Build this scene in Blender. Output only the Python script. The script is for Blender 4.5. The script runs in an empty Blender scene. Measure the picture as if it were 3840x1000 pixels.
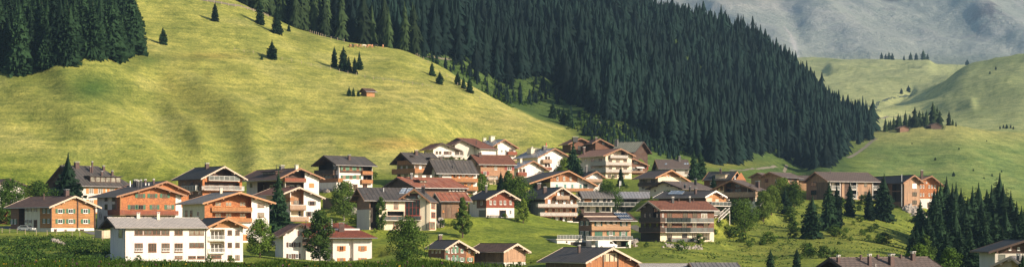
import bpy, math, random
import numpy as np
from mathutils import Vector, Matrix
random.seed(7); rng = np.random.default_rng(7)
F = 7000.0; HY = 880.0; CX = 1920.0          # lens (px of a 3840 px wide frame), height of the horizon, centre
scene = bpy.context.scene
col = scene.collection
R_ = math.radians

# ------------------------------------------------------------------ materials
def newmat(name):
    m = bpy.data.materials.new(name); m.use_nodes = True
    nt = m.node_tree; nt.nodes.clear()
    out = nt.nodes.new('ShaderNodeOutputMaterial'); b = nt.nodes.new('ShaderNodeBsdfPrincipled')
    nt.links.new(b.outputs[0], out.inputs[0])
    return m, nt, b
def nd(nt, t, **kw):
    n = nt.nodes.new('ShaderNode' + t)
    for k, v in kw.items():
        if k in n.inputs: n.inputs[k].default_value = v
        else: setattr(n, k, v)
    return n
def rgba(c): return (c[0], c[1], c[2], 1.0)
def mixc(nt, fac, a, b, mode='MIX'):
    n = nt.nodes.new('ShaderNodeMix'); n.data_type = 'RGBA'; n.blend_type = mode
    for sock, v in ((n.inputs[0], fac), (n.inputs[6], a), (n.inputs[7], b)):
        if isinstance(v, (int, float)): sock.default_value = v
        elif isinstance(v, tuple): sock.default_value = rgba(v)
        else: nt.links.new(v, sock)
    return n.outputs[2]
def ramp(nt, src, pts):
    n = nt.nodes.new('ShaderNodeValToRGB'); el = n.color_ramp.elements
    el[0].position = pts[0][0]; el[0].color = rgba(pts[0][1]); el[1].position = pts[-1][0]; el[1].color = rgba(pts[-1][1])
    for p, c in pts[1:-1]:
        e = el.new(p); e.color = rgba(c)
    nt.links.new(src, n.inputs[0]); return n.outputs[0]
def noise(nt, vec, scale, detail=3, rough=.55):
    n = nd(nt, 'TexNoise', Scale=scale, Detail=detail, Roughness=rough)
    if vec is not None: nt.links.new(vec, n.inputs['Vector'])
    return n.outputs['Fac']
G = {}
def plaster(name, c, dirt=.18, rough=.85):
    m, nt, b = newmat(name); tc = nd(nt, 'TexCoord')
    pm = nd(nt, 'Mapping'); nt.links.new(tc.outputs['UV'], pm.inputs[0]); pm.inputs['Scale'].default_value = (1.6, .22, 1)
    n1 = noise(nt, pm.outputs[0], .8, 6, .7); n2 = noise(nt, tc.outputs['Object'], 3.0, 4, .6)
    d = tuple(x * (1 - dirt * 1.6) * w for x, w in zip(c, (1, .97, .92)))
    c1 = ramp(nt, n1, [(.36, d), (.62, c)])
    c2 = mixc(nt, .25, c1, ramp(nt, n2, [(.3, tuple(x * .8 for x in c)), (.7, c)]))
    nt.links.new(c2, b.inputs['Base Color']); b.inputs['Roughness'].default_value = rough
    bp = nd(nt, 'Bump', Strength=.3, Distance=.03); nt.links.new(n2, bp.inputs['Height']); nt.links.new(bp.outputs[0], b.inputs['Normal'])
    G[name] = m
def boards(name, c1, c2, dirn='h', w=.26, L=4.0, weather=(.2, .17, .14), wamt=.25, gap=.018, rough=.75):
    """planks, logs, shingles and tiles: a brick grid laid on the metre UVs"""
    m, nt, b = newmat(name); tc = nd(nt, 'TexCoord')
    mp = nd(nt, 'Mapping'); nt.links.new(tc.outputs['UV'], mp.inputs[0])
    if dirn == 'v': mp.inputs['Rotation'].default_value[2] = R_(90)
    br = nd(nt, 'TexBrick', Scale=1.0); br.inputs['Brick Width'].default_value = L; br.inputs['Row Height'].default_value = w
    br.inputs['Mortar Size'].default_value = gap; br.inputs['Mortar Smooth'].default_value = .4; br.inputs['Bias'].default_value = 0
    br.inputs['Color1'].default_value = rgba(c1); br.inputs['Color2'].default_value = rgba(c2)
    br.inputs['Mortar'].default_value = rgba(tuple(x * .3 for x in c1)); nt.links.new(mp.outputs[0], br.inputs['Vector'])
    n1 = noise(nt, tc.outputs['Object'], .5, 5, .65)
    n2n = nd(nt, 'Mapping'); nt.links.new(tc.outputs['UV'], n2n.inputs[0])
    n2n.inputs['Scale'].default_value = (1.2, 6, 1) if dirn == 'h' else (6, .7, 1)
    n2 = noise(nt, n2n.outputs[0], 1.3, 4, .6)
    f = nd(nt, 'MapRange'); f.inputs[1].default_value = .45; f.inputs[2].default_value = .7; f.inputs[4].default_value = wamt
    nt.links.new(n1, f.inputs[0])
    c = mixc(nt, f.outputs[0], br.outputs['Color'], weather)
    c = mixc(nt, .55, c, ramp(nt, n2, [(.3, (.45, .45, .45)), (.7, (1.25, 1.2, 1.15))]), 'MULTIPLY')
    nt.links.new(c, b.inputs['Base Color']); b.inputs['Roughness'].default_value = rough
    inv = nd(nt, 'Math', operation='SUBTRACT'); inv.inputs[0].default_value = 1.0; nt.links.new(br.outputs['Fac'], inv.inputs[1])
    bp = nd(nt, 'Bump', Strength=.6, Distance=.04); nt.links.new(inv.outputs[0], bp.inputs['Height']); nt.links.new(bp.outputs[0], b.inputs['Normal'])
    G[name] = m
def roofing(name, c1, c2, kind='tile', lich=(.3, .27, .22), lamt=.3, rough=.7, seam=.7, spec=.3, fade=None):
    m, nt, b = newmat(name); tc = nd(nt, 'TexCoord')
    br = nd(nt, 'TexBrick', Scale=1.0)
    br.inputs['Color1'].default_value = rgba(c1); br.inputs['Color2'].default_value = rgba(c2); br.inputs['Mortar'].default_value = rgba(tuple(x * .35 for x in c1))
    mp = nd(nt, 'Mapping'); nt.links.new(tc.outputs['UV'], mp.inputs[0])
    if kind == 'tile':
        br.inputs['Brick Width'].default_value = .9; br.inputs['Row Height'].default_value = .7; br.inputs['Mortar Size'].default_value = .06
    else:                                              # standing seams run down the slope
        mp.inputs['Rotation'].default_value[2] = R_(90)
        br.inputs['Brick Width'].default_value = 6; br.inputs['Row Height'].default_value = seam * 1.25; br.inputs['Mortar Size'].default_value = .13
    br.inputs['Mortar Smooth'].default_value = .3
    nt.links.new(mp.outputs[0], br.inputs['Vector'])
    sm = nd(nt, 'Mapping'); nt.links.new(tc.outputs['UV'], sm.inputs[0]); sm.inputs['Scale'].default_value = (1.3, .16, 1) if kind != 'tile' else (.5, .35, 1)
    n1 = noise(nt, sm.outputs[0], 1.1, 6, .7); n3 = noise(nt, tc.outputs['Object'], 2.5, 3, .6)
    f = nd(nt, 'MapRange'); f.inputs[1].default_value = .42; f.inputs[2].default_value = .72; f.inputs[4].default_value = lamt
    nt.links.new(n1, f.inputs[0])
    c = mixc(nt, f.outputs[0], br.outputs['Color'], lich)
    c = mixc(nt, .5, c, ramp(nt, n3, [(.3, (.6, .6, .6)), (.7, (1.2, 1.2, 1.2))]), 'MULTIPLY')
    nt.links.new(c, b.inputs['Base Color']); b.inputs['Roughness'].default_value = rough; b.inputs['Specular IOR Level'].default_value = spec
    bp = nd(nt, 'Bump', Strength=.7, Distance=.05)
    inv = nd(nt, 'Math', operation='SUBTRACT'); inv.inputs[0].default_value = 1.0; nt.links.new(br.outputs['Fac'], inv.inputs[1])
    nt.links.new((inv if kind == 'tile' else br).outputs[0 if kind == 'tile' else 'Fac'], bp.inputs['Height']); nt.links.new(bp.outputs[0], b.inputs['Normal'])
    G[name] = m
def plain(name, c, rough=.7, metal=0, var=.15):
    m, nt, b = newmat(name); tc = nd(nt, 'TexCoord'); n = noise(nt, tc.outputs['Object'], 1.7, 4)
    nt.links.new(ramp(nt, n, [(.3, tuple(x * (1 - var) for x in c)), (.7, tuple(min(1, x * (1 + var)) for x in c))]), b.inputs['Base Color'])
    b.inputs['Roughness'].default_value = rough; b.inputs['Metallic'].default_value = metal; G[name] = m
plaster('white', (.80, .735, .68), .16); plaster('cream', (.76, .66, .50), .12); plaster('offwhite', (.66, .61, .54), .15)
plaster('concrete', (.36, .34, .32), .25); plaster('stone', (.33, .29, .25), .4); plaster('beige', (.60, .48, .34), .15)
boards('wood_honey', (.50, .24, .085), (.34, .145, .05), 'h', .24, 3.5)
boards('wood_light', (.52, .31, .16), (.38, .21, .11), 'h', .28, 4)
boards('wood_larch_v', (.50, .30, .18), (.32, .185, .11), 'v', .24, 5, wamt=.4)
boards('wood_grey_v', (.26, .17, .11), (.14, .085, .055), 'v', .26, 4, weather=(.06, .045, .035), wamt=.6)
boards('wood_orange_v', (.46, .19, .065), (.30, .11, .04), 'v', .22, 5)
boards('wood_dark', (.10, .05, .03), (.06, .03, .02), 'h', .25, 3)
boards('wood_brown', (.29, .155, .09), (.19, .10, .058), 'h', .25, 3)
boards('log_old', (.34, .20, .12), (.15, .075, .045), 'h', .34, 5, weather=(.07, .045, .035), wamt=.6, gap=.04)
boards('shingle_orange', (.54, .195, .06), (.34, .11, .035), 'h', .3, .35, gap=.012, wamt=.15)
boards('shingle_red', (.34, .075, .028), (.22, .045, .02), 'h', .16, .18, gap=.012, wamt=.2)
boards('shingle_brown', (.25, .11, .06), (.16, .068, .036), 'h', .16, .2, gap=.012, wamt=.3)
boards('shingle_tan', (.52, .29, .16), (.40, .20, .11), 'h', .16, .2, gap=.01, wamt=.2)
boards('rail_orange', (.50, .22, .075), (.38, .15, .05), 'v', .22, 1, gap=.03)
boards('rail_red', (.33, .09, .04), (.24, .06, .028), 'v', .2, 1, gap=.03)
boards('rail_tan', (.55, .38, .26), (.44, .28, .18), 'v', .2, 1, gap=.03)
boards('rail_white', (.78, .72, .66), (.6, .55, .5), 'v', .18, 1, gap=.05)
boards('rail_dark', (.08, .045, .03), (.05, .03, .02), 'v', .2, 1, gap=.03)
roofing('roof_brown', (.115, .066, .046), (.075, .042, .03), 'tile', (.17, .12, .085), .35)
roofing('roof_slate', (.080, .074, .070), (.055, .050, .048), 'seam', (.18, .14, .11), .45, .65, seam=.85, spec=.3)
roofing('roof_charcoal', (.042, .042, .042), (.03, .03, .03), 'seam', (.08, .07, .06), .35, .7, seam=.9, spec=.25)
roofing('roof_gray', (.20, .185, .175), (.15, .14, .13), 'seam', (.27, .23, .20), .4, .6)
roofing('roof_silver', (.46, .41, .37), (.36, .33, .30), 'tile', (.5, .43, .38), .3, .6)
roofing('roof_metal', (.34, .33, .34), (.28, .28, .29), 'seam', (.2, .17, .14), .5, .4, seam=.8)
roofing('roof_red', (.21, .06, .032), (.14, .038, .022), 'tile', (.26, .10, .06), .35)
roofing('roof_redbrown', (.21, .085, .048), (.14, .055, .034), 'tile', (.28, .13, .08), .35)
roofing('roof_rust', (.34, .09, .035), (.22, .055, .025), 'seam', (.50, .32, .22), .6, .6, seam=.9)
roofing('roof_taupe', (.135, .10, .085), (.105, .08, .066), 'tile', (.17, .13, .11), .25, .7)
roofing('roof_salmon', (.33, .17, .11), (.26, .13, .085), 'tile', (.4, .24, .17), .3)
roofing('roof_moss', (.25, .25, .19), (.2, .2, .15), 'seam', (.3, .28, .2), .4, .7)
plain('barge_wood', (.30, .15, .08)); plain('barge_pale', (.55, .42, .32)); plain('barge_dark', (.06, .035, .025)); plain('barge_white', (.72, .66, .6))
plain('barge_orange', (.42, .21, .10)); plain('soffit', (.11, .055, .03)); plain('soffit_warm', (.28, .13, .06))
plain('frame_white', (.8, .78, .74)); plain('frame_brown', (.2, .08, .04)); plain('frame_red', (.33, .05, .03)); plain('frame_dark', (.03, .02, .02)); plain('frame_orange', (.55, .2, .06))
plain('sh_green', (.045, .13, .075)); plain('sh_mint', (.09, .19, .12)); plain('sh_dkgreen', (.012, .045, .032)); plain('sh_brown', (.10, .045, .03)); plain('sh_red', (.25, .05, .04)); plain('sh_orange', (.50, .2, .06)); plain('sh_teal', (.12, .27, .24)); plain('sh_gray', (.16, .17, .14))
plain('brick', (.085, .05, .042), .8, 0, .3); plain('metal', (.45, .45, .46), .35, .8); plain('darkmetal', (.035, .033, .033), .5, .3); plain('rock', (.30, .26, .22), .9, 0, .4)
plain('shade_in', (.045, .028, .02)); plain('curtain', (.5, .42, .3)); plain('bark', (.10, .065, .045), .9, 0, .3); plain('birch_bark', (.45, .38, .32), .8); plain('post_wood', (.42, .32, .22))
plain('tar', (.13, .12, .115), .9); plain('gravel', (.18, .155, .11), .95, 0, .2); plain('carpaint', (.75, .74, .72), .25); plain('carsilver', (.5, .5, .52), .25, .4); plain('rubber', (.02, .02, .02), .8); plain('red_paint', (.5, .06, .04), .4)
plain('cloth_white', (.8, .78, .75)); plain('tan_hide', (.52, .25, .13), .8); plain('white_hide', (.72, .60, .5), .8); plain('black_hide', (.03, .025, .025), .7); plain('teal_panel', (.012, .02, .018), .9)
def glassy(name, c, rough=.06):
    m, nt, b = newmat(name); tc = nd(nt, 'TexCoord'); n = noise(nt, tc.outputs['Object'], .9, 2)
    nt.links.new(ramp(nt, n, [(.35, tuple(x * .5 for x in c)), (.65, tuple(x * 1.5 for x in c))]), b.inputs['Base Color'])
    b.inputs['Roughness'].default_value = rough; b.inputs['Specular IOR Level'].default_value = .8; G[name] = m
glassy('glass', (.018, .022, .026)); glassy('glass_dark', (.018, .022, .026)); glassy('glass_half', (.07, .07, .065), .1); glassy('glass_curtain', (.22, .2, .16), .15); glassy('solar', (.03, .045, .08), .12); glassy('glass_rail', (.055, .065, .058), .4); glassy('skylight', (.25, .3, .36), .1)

# ------------------------------------------------------------------ mesh helpers
class MB:
    def __init__(s): s.v = []; s.f = []; s.m = []; s.mats = []
    def mi(s, mat):
        if mat not in s.mats: s.mats.append(mat)
        return s.mats.index(mat)
    def poly(s, pts, mat):
        n = len(s.v); s.v += [tuple(p) for p in pts]; s.f.append(tuple(range(n, n + len(pts)))); s.m.append(s.mi(mat))
    def hexa(s, p, mat):        # p: 4 bottom ccw, 4 top ccw
        for q in ((3, 2, 1, 0), (4, 5, 6, 7), (0, 1, 5, 4), (1, 2, 6, 5), (2, 3, 7, 6), (3, 0, 4, 7)): s.poly([p[i] for i in q], mat)
    def box(s, x0, x1, y0, y1, z0, z1, mat):
        s.hexa([(x0, y0, z0), (x1, y0, z0), (x1, y1, z0), (x0, y1, z0), (x0, y0, z1), (x1, y0, z1), (x1, y1, z1), (x0, y1, z1)], mat)
    def tube(s, a, b, r0, r1, mat, n=6, cap=True):
        a = Vector(a); b = Vector(b); d = (b - a).normalized(); u = d.orthogonal().normalized(); w = d.cross(u)
        A = [a + (u * math.cos(t) + w * math.sin(t)) * r0 for t in [2 * math.pi * i / n for i in range(n)]]
        B = [b + (u * math.cos(t) + w * math.sin(t)) * r1 for t in [2 * math.pi * i / n for i in range(n)]]
        for i in range(n): s.poly([A[i], A[(i + 1) % n], B[(i + 1) % n], B[i]], mat)
        if cap: s.poly(B, mat); s.poly(A[::-1], mat)
    def data(s, name):
        me = bpy.data.meshes.new(name); me.from_pydata(s.v, [], s.f)
        for k in s.mats: me.materials.append(G[k])
        me.polygons.foreach_set('material_index', s.m)
        uv = me.uv_layers.new(name='UVMap'); L = []
        for f in s.f:
            p = [Vector(s.v[i]) for i in f]; n = Vector((0, 0, 0))
            for i in range(1, len(p) - 1): n += (p[i] - p[0]).cross(p[i + 1] - p[0])
            if n.length < 1e-9: n = Vector((0, 0, 1))
            n.normalize()
            if abs(n.z) > .995: t = Vector((1, 0, 0)); b = Vector((0, 1, 0))
            else: t = Vector((0, 0, 1)).cross(n).normalized(); b = n.cross(t)
            for q in p: L += [q.dot(t), q.dot(b)]
        uv.data.foreach_set('uv', L); me.update(); return me
    def build(s, name, parent=None, loc=None, rot=None):
        return link(name, s.data(name), parent, loc, rot)
def link(name, data, parent=None, loc=None, rot=None):
    o = bpy.data.objects.new(name, data); col.objects.link(o)
    if parent is not None: o.parent = parent
    if loc is not None: o.location = loc
    if rot is not None: o.rotation_euler = rot
    return o
def tag(o, label=None, cat=None, group=None, kind=None):
    if label: o['label'] = label
    if cat: o['category'] = cat
    if group: o['group'] = group
    if kind: o['kind'] = kind
    return o
def thing(name, label, cat, loc, rz=0, group=None):
    return tag(link(name, None, None, loc, (0, 0, rz)), label, cat, group)
def clip(poly, a, b, c):        # keep a*t+b*z<=c
    out = []
    for i in range(len(poly)):
        p, q = poly[i], poly[(i + 1) % len(poly)]; dp = a * p[0] + b * p[1] - c; dq = a * q[0] + b * q[1] - c
        if dp <= 0: out.append(p)
        if dp * dq < 0:
            k = dp / (dp - dq); out.append((p[0] + (q[0] - p[0]) * k, p[1] + (q[1] - p[1]) * k))
    return out

CROP = {'A': (0, 560, .6562), 'B': (340, 560, .6557), 'C': (880, 560, .6553), 'D': (1300, 560, .6557), 'E': (1440, 480, .5662), 'F': (1900, 480, .5662),
        'G': (1960, 680, .477), 'H': (2340, 560, .6557), 'I': (2800, 600, .596), 'J': (3280, 600, .5964), 'L': (1560, 860, .2086), 'N': (0, 0, 1), 'P': (960, 620, .2385),
        'Q': (1640, 600, .2385), 'R': (2160, 780, .2386), 'S': (2600, 640, .2385), 'T': (2340, 700, .3875), 'U': (1550, 700, .2982), 'V': (2950, 900, .1941)}
def cv(crop, x, y):
    o = CROP[crop]; return o[0] + x * o[2], o[1] + y * o[2]
WINC = {}
def window_data(w, h, frame, glass, mull):
    key = (round(w, 1), round(h, 1), frame, glass, mull)
    if key in WINC: return WINC[key]
    w, h = key[0], key[1]; f = max(.06, min(.10, w * .06)); mb = MB()
    mb.box(-w / 2, -w / 2 + f, -.07, .02, 0, h, frame); mb.box(w / 2 - f, w / 2, -.07, .02, 0, h, frame)
    mb.box(-w / 2 + f, w / 2 - f, -.07, .02, 0, f, frame); mb.box(-w / 2 + f, w / 2 - f, -.07, .02, h - f, h, frame)
    mb.box(-w / 2 - .06, w / 2 + .06, -.16, -.072, -.07, .01, frame)
    for i in range(1, mull[0]):
        x = -w / 2 + w * i / mull[0]; mb.box(x - f * .45, x + f * .45, -.06, .018, f, h - f, frame)
    for i in range(1, mull[1]):
        z = h * i / mull[1]; mb.box(-w / 2 + f, w / 2 - f, -.055, .016, z - f * .4, z + f * .4, frame)
    pb = MB(); pb.box(-w / 2 + f * .6, w / 2 - f * .6, -.025, .012, f * .6, h - f * .6, glass)
    WINC[key] = (mb.data('window'), pb.data('pane')); return WINC[key]
SHC = {}
def shutter_data(w, h, mat):
    key = (round(w, 1), round(h, 1), mat)
    if key not in SHC:
        mb = MB(); w, h = key[0], key[1]; mb.box(-w / 2, w / 2, -.06, .01, 0, h, mat)
        for i in range(3): mb.box(-w / 2 + .08, w / 2 - .08, -.085, -.062, h * (.08 + i * .31), h * (.30 + i * .31), mat)
        SHC[key] = mb.data('shutter')
    return SHC[key]
HOUSES = []
class House:
    def __init__(s, name, label, cat, crop, Y, a, S, base, roof=None, eave=None, ridge=None, side=None, depth=None, gable='S', rm='roof_brown', wm='white',
                 og=1.2, oe=1.1, hip=(0, 0), barge='barge_wood', soffit='soffit', group=None, pad=True, th=.28, peakdx=0):
        s.crop = crop; s.th = th; s.gable = gable; s.wm = wm; s.zones = []; s.recs = []; s.og = og
        s.rm = rm; s.barge = barge; s.soffit = soffit; s.hip = hip
        x0, yb = cv(crop, S[0], base); x1, _ = cv(crop, S[1], base)
        q0, q1 = (x0 - CX) / F, (x1 - CX) / F
        if a >= 0: s.a = R_(a) - math.atan(q0)
        else: s.a = R_(a) - math.atan(q1)
        c, sn = math.cos(s.a), math.sin(s.a); s.c, s.s = c, sn
        # the near corner (left end for a>=0, right end for a<0) stands at depth Y
        def along(ox, oy, dx, dy, q): return (q * oy - ox) / (dx - q * dy)
        if a >= 0:
            s.K = (q0 * Y, Y); s.R = along(s.K[0], s.K[1], c, sn, q1)
            if side is not None:
                xs, _ = cv(crop, side, 0); s.D = along(s.K[0], s.K[1], -sn, c, (xs - CX) / F)
        else:
            e = (q1 * Y, Y); s.R = along(e[0], e[1], -c, -sn, q0); s.K = (e[0] - s.R * c, e[1] - s.R * sn)
            if side is not None:
                xs, _ = cv(crop, side, 0); s.D = along(e[0], e[1], -sn, c, (xs - CX) / F)
        if depth: s.D = depth
        s.K = (s.K[0], s.K[1], (HY - yb) / F * Y)
        s.root = thing(name, label, cat, s.K, s.a, group); HOUSES.append(s); s.pad = pad
        # roof profile in metres
        if gable == 'S':
            pr = [s.xz(p, 'x', -og) for p in roof]
            s.prof = pr; s.lr = (-og, s.D + og)
        else:
            if eave is None:                                       # profile read on the visible gable end W / E
                off = -og if gable == 'W' else s.R + og
                pr = [s.xz(p, 'y', off) for p in roof]
                pr.sort(); s.prof = pr; s.lr = (-og, s.R + og)
            else:
                (xa, za) = s.xz((eave[0], eave[2]), 'x', -oe); (xb, zb) = s.xz((eave[1], eave[2]), 'x', -oe)
                zm = s.xz(((eave[0] + eave[1]) / 2, eave[2]), 'x', -oe)[1]
                zr = s.xz(((eave[0] + eave[1]) / 2, ridge), 'x', s.D / 2)[1]
                s.prof = [(-oe, zm), (s.D / 2, zr), (s.D + oe, zm)]; s.lr = (xa, xb)
    # (crop px) -> (local coordinate, height) on the plane y=off ('x') or x=off ('y')
    def xz(s, p, ax, off):
        px, py = cv(s.crop, *p); q = (px - CX) / F
        if ax == 'x': ox, oy, dx, dy = s.K[0] - s.s * off, s.K[1] + s.c * off, s.c, s.s
        else: ox, oy, dx, dy = s.K[0] + s.c * off, s.K[1] + s.s * off, -s.s, s.c
        t = (q * oy - ox) / (dx - q * dy); Y = oy + t * dy
        return t, (HY - py) / F * Y - s.K[2]
    def fc(s, face, px, py, out=0):
        return s.xz((px, py), 'x', -out) if face == 'S' else s.xz((px, py), 'y', -out if face == 'W' else s.R + out)
    def P(s, face, t, z, out=0):
        return (t, -out, z) if face == 'S' else (-out, t, z) if face == 'W' else (s.R + out, t, z) if face == 'E' else (t, s.D + out, z)
    def frot(s, face): return {'S': 0, 'W': -math.pi / 2, 'E': math.pi / 2}[face]
    def rect(s, face, x0, y0, x1, y1, out=0):
        a = s.fc(face, x0, y0, out); b = s.fc(face, x1, y1, out)
        return min(a[0], b[0]), max(a[0], b[0]), min(a[1], b[1]), max(a[1], b[1])
    def zone(s, face, x0, y0, x1, y1, mat): s.zones.append((face,) + s.rect(face, x0, y0, x1, y1) + (mat,)); return s
    def rec(s, face, x0, y0, x1, y1, d=1.6, mat=None): s.recs.append((face,) + s.rect(face, x0, y0, x1, y1) + (d, mat or s.wm)); return s
    def zr(s, u):
        (a, za), (b, zb), (c, zc) = s.prof
        return za + (zb - za) * (u - a) / (b - a) if u < b else zb + (zc - zb) * (u - b) / (c - b)
    def outline(s, face):
        W = s.R if face in 'SN' else s.D; isg = (face in 'SN') == (s.gable == 'S')
        th = s.th
        hp = {'WW': 0, 'WE': 1, 'SS': 0, 'SN': 1}.get(s.gable + face)
        if isg and not (hp is not None and s.hip[hp]):
            p = s.prof; pts = [(0, -4), (W, -4), (W, s.zr(W) - th)]
            if 0 < p[1][0] < W: pts.append((p[1][0], p[1][1] - th))
            pts.append((0, s.zr(0) - th)); return pts
        if isg: z = min(s.zr(0), s.zr(W)) - th
        else:
            z = (s.zr(0) if face in 'SW' else s.zr(s.D if face == 'N' else s.R)) - th
        return [(0, -4), (W, -4), (W, z), (0, z)]
    def inpoly(s, poly, face): return poly
    def walls(s):
        byname = {}
        NM = {'white': 'wall', 'cream': 'wall', 'offwhite': 'wall', 'beige': 'wall', 'concrete': 'plinth', 'stone': 'plinth'}
        for face in 'SWEN':
            out = s.outline(face); W = s.R if face in 'SN' else s.D
            ts = {0, W}; zs = {-4, max(p[1] for p in out)}
            Z = [z for z in s.zones if z[0] == face]; Rr = [r for r in s.recs if r[0] == face]
            for r in Z + Rr: ts |= {min(max(r[1], 0), W), min(max(r[2], 0), W)}; zs |= {min(max(r[3], -4), max(zs)), min(max(r[4], -4), max(zs))}
            ts = sorted(ts); zs = sorted(zs)
            for i in range(len(ts) - 1):
                for j in range(len(zs) - 1):
                    t0, t1, z0, z1 = ts[i], ts[i + 1], zs[j], zs[j + 1]
                    if t1 - t0 < .01 or z1 - z0 < .01: continue
                    tm, zm = (t0 + t1) / 2, (z0 + z1) / 2
                    d = 0; mat = s.wm
                    for z in Z:
                        if z[1] <= tm <= z[2] and z[3] <= zm <= z[4]: mat = z[5]
                    for r in Rr:
                        if r[1] <= tm <= r[2] and r[3] <= zm <= r[4]: d = r[5]; mat = r[6]
                    poly = [(t0, z0), (t1, z0), (t1, z1), (t0, z1)]
                    for k in range(2, len(out)):
                        a, b = out[k], out[(k + 1) % len(out)]
                        if k == len(out) - 1: break
                        dx, dz = b[0] - a[0], b[1] - a[1]
                        poly = clip(poly, dz, -dx, dz * a[0] - dx * a[1])
                        if len(poly) < 3: break
                    if len(poly) < 3: continue
                    nm = NM.get(mat, 'wood_cladding'); mb = byname.setdefault(nm, MB())
                    pts = [s.P(face, t, z, -d) for t, z in poly]
                    if face in 'WN': pts = pts[::-1]
                    mb.poly(pts, mat)
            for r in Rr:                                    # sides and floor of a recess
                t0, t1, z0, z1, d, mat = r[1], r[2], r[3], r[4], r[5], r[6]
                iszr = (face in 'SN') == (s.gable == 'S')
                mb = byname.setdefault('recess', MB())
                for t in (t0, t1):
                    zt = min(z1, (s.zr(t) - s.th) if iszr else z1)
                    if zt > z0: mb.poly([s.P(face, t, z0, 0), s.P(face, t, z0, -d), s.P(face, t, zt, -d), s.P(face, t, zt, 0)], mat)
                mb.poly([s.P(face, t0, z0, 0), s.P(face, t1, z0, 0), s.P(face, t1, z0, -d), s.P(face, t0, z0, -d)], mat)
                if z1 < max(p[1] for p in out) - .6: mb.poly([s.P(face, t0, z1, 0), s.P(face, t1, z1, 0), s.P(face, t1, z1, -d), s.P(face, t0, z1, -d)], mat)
        for nm, mb in byname.items(): mb.build(nm, s.root)
    def L(s, u, l, z): return (u, l, z) if s.gable == 'S' else (l, u, z)
    def build(s):
        s.walls(); (a, za), (b, zb), (c, zc) = s.prof; l0, l1 = s.lr; h0, h1 = s.hip; t = s.th
        mb = MB(); L = s.L
        r0, r1 = l0 + h0, l1 - h1
        def add(pts, mat):
            v = [Vector(p) for p in pts]; n = Vector((0, 0, 0))
            for i in range(1, len(v) - 1): n += (v[i] - v[0]).cross(v[i + 1] - v[0])
            if n.z < 0: pts = pts[::-1]
            mb.poly(pts, mat); mb.poly([(p[0], p[1], p[2] - t) for p in pts][::-1], s.soffit)
        add([L(a, l0, za), L(a, l1, za), L(b, r1, zb), L(b, r0, zb)], s.rm); add([L(c, l0, zc), L(c, l1, zc), L(b, r1, zb), L(b, r0, zb)], s.rm)
        if h0: add([L(a, l0, za), L(b, r0, zb), L(c, l0, zc)], s.rm)
        if h1: add([L(a, l1, za), L(b, r1, zb), L(c, l1, zc)], s.rm)
        def edge(p, q): mb.poly([p, q, (q[0], q[1], q[2] - t), (p[0], p[1], p[2] - t)], s.soffit)
        edge(L(a, l0, za), L(a, l1, za)); edge(L(c, l0, zc), L(c, l1, zc))
        for h, l in ((h0, l0), (h1, l1)):
            if h: edge(L(a, l, za), L(c, l, zc)) if abs(za - zc) < .3 else None
            else: edge(L(a, l, za), L(b, l, zb)); edge(L(b, l, zb), L(c, l, zc))
        s.roof = mb.build('roof', s.root)
        # ridge cap, bargeboards, gutters, purlin ends
        rb = MB(); A_, B_ = L(b, r0, zb), L(b, r1, zb); rb.tube((A_[0], A_[1], A_[2]), (B_[0], B_[1], B_[2]), .11, .11, s.rm, 5); rb.build('ridge_cap', s.roof)
        for h, l, sg in ((h0, l0, -1), (h1, l1, 1)):
            if h: continue
            g = MB(); w = .07
            for (u0, z0, u1, z1) in ((a, za, b, zb), (b, zb, c, zc)):
                p = [L(u0, l + sg * .02, z0 - t - .1), L(u1, l + sg * .02, z1 - t - .1), L(u1, l + sg * (.02 + w), z1 - t - .1), L(u0, l + sg * (.02 + w), z0 - t - .1)]
                g.hexa(p + [(x, y, z + t + .16) for x, y, z in p], s.barge)
            g.build('bargeboard', s.roof)
            Wd = s.R if s.gable == 'S' else s.D
            if sg == 1 and not (s.gable != 'S' and s.a < -.1): continue
            for u in (.15, b, Wd - .15, b * .5, (b + Wd) / 2):
                pe = MB(); z = s.zr(u) - t; y0, y1 = sorted((l - sg * .05, l - sg * (s.og + .3)))
                x = L(u - .13, y0, 0); y = L(u + .13, y1, 0)
                pe.box(min(x[0], y[0]), max(x[0], y[0]), min(x[1], y[1]), max(x[1], y[1]), z - .42, z - .04, s.soffit if s.barge == 'barge_dark' else s.barge); pe.build('purlin_end', s.roof)
        for u, z in ((a, za), (c, zc)):
            gt = MB(); sg = -1 if u == a else 1; x = L(u + sg * .02, l0, 0); y = L(u + sg * .15, l1, 0)
            gt.box(min(x[0], y[0]), max(x[0], y[0]), min(x[1], y[1]), max(x[1], y[1]), z - t * .7, z - t * .7 + .13, 'metal' if s.rm != 'roof_charcoal' else 'darkmetal'); gt.build('gutter', s.roof)
        return s
    def win(s, face, xs, ys, w, h, frame='frame_white', shutter=None, glass='glass', mull=(2, 1), d=0, sw=.5, one=None):
        if not isinstance(xs, (list, tuple)): xs = [xs]
        if not isinstance(ys, (list, tuple)): ys = [ys]
        for x in xs:
            for y in ys:
                t0, t1, z0, z1 = s.rect(face, x - w / 2, y - h / 2, x + w / 2, y + h / 2, -d)
                gl = random.choice(['glass', 'glass', 'glass_half', 'glass_curtain', 'glass_half']) if glass == 'glass' else glass
                W, H = max(.4, t1 - t0), max(.4, z1 - z0); md, pd = window_data(W, H, frame, gl, mull)
                o = link('window', md, s.root, s.P(face, (t0 + t1) / 2, z0, -d), (0, 0, s.frot(face)))
                link('pane', pd, o)
                if shutter:
                    sd = shutter_data(W * sw, H, shutter)
                    for sx in (-1, 1):
                        if one and sx != one: continue
                        link('shutter', sd, o, (sx * (W / 2 + W * sw / 2 + .03), 0, 0))
        return s
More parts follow.
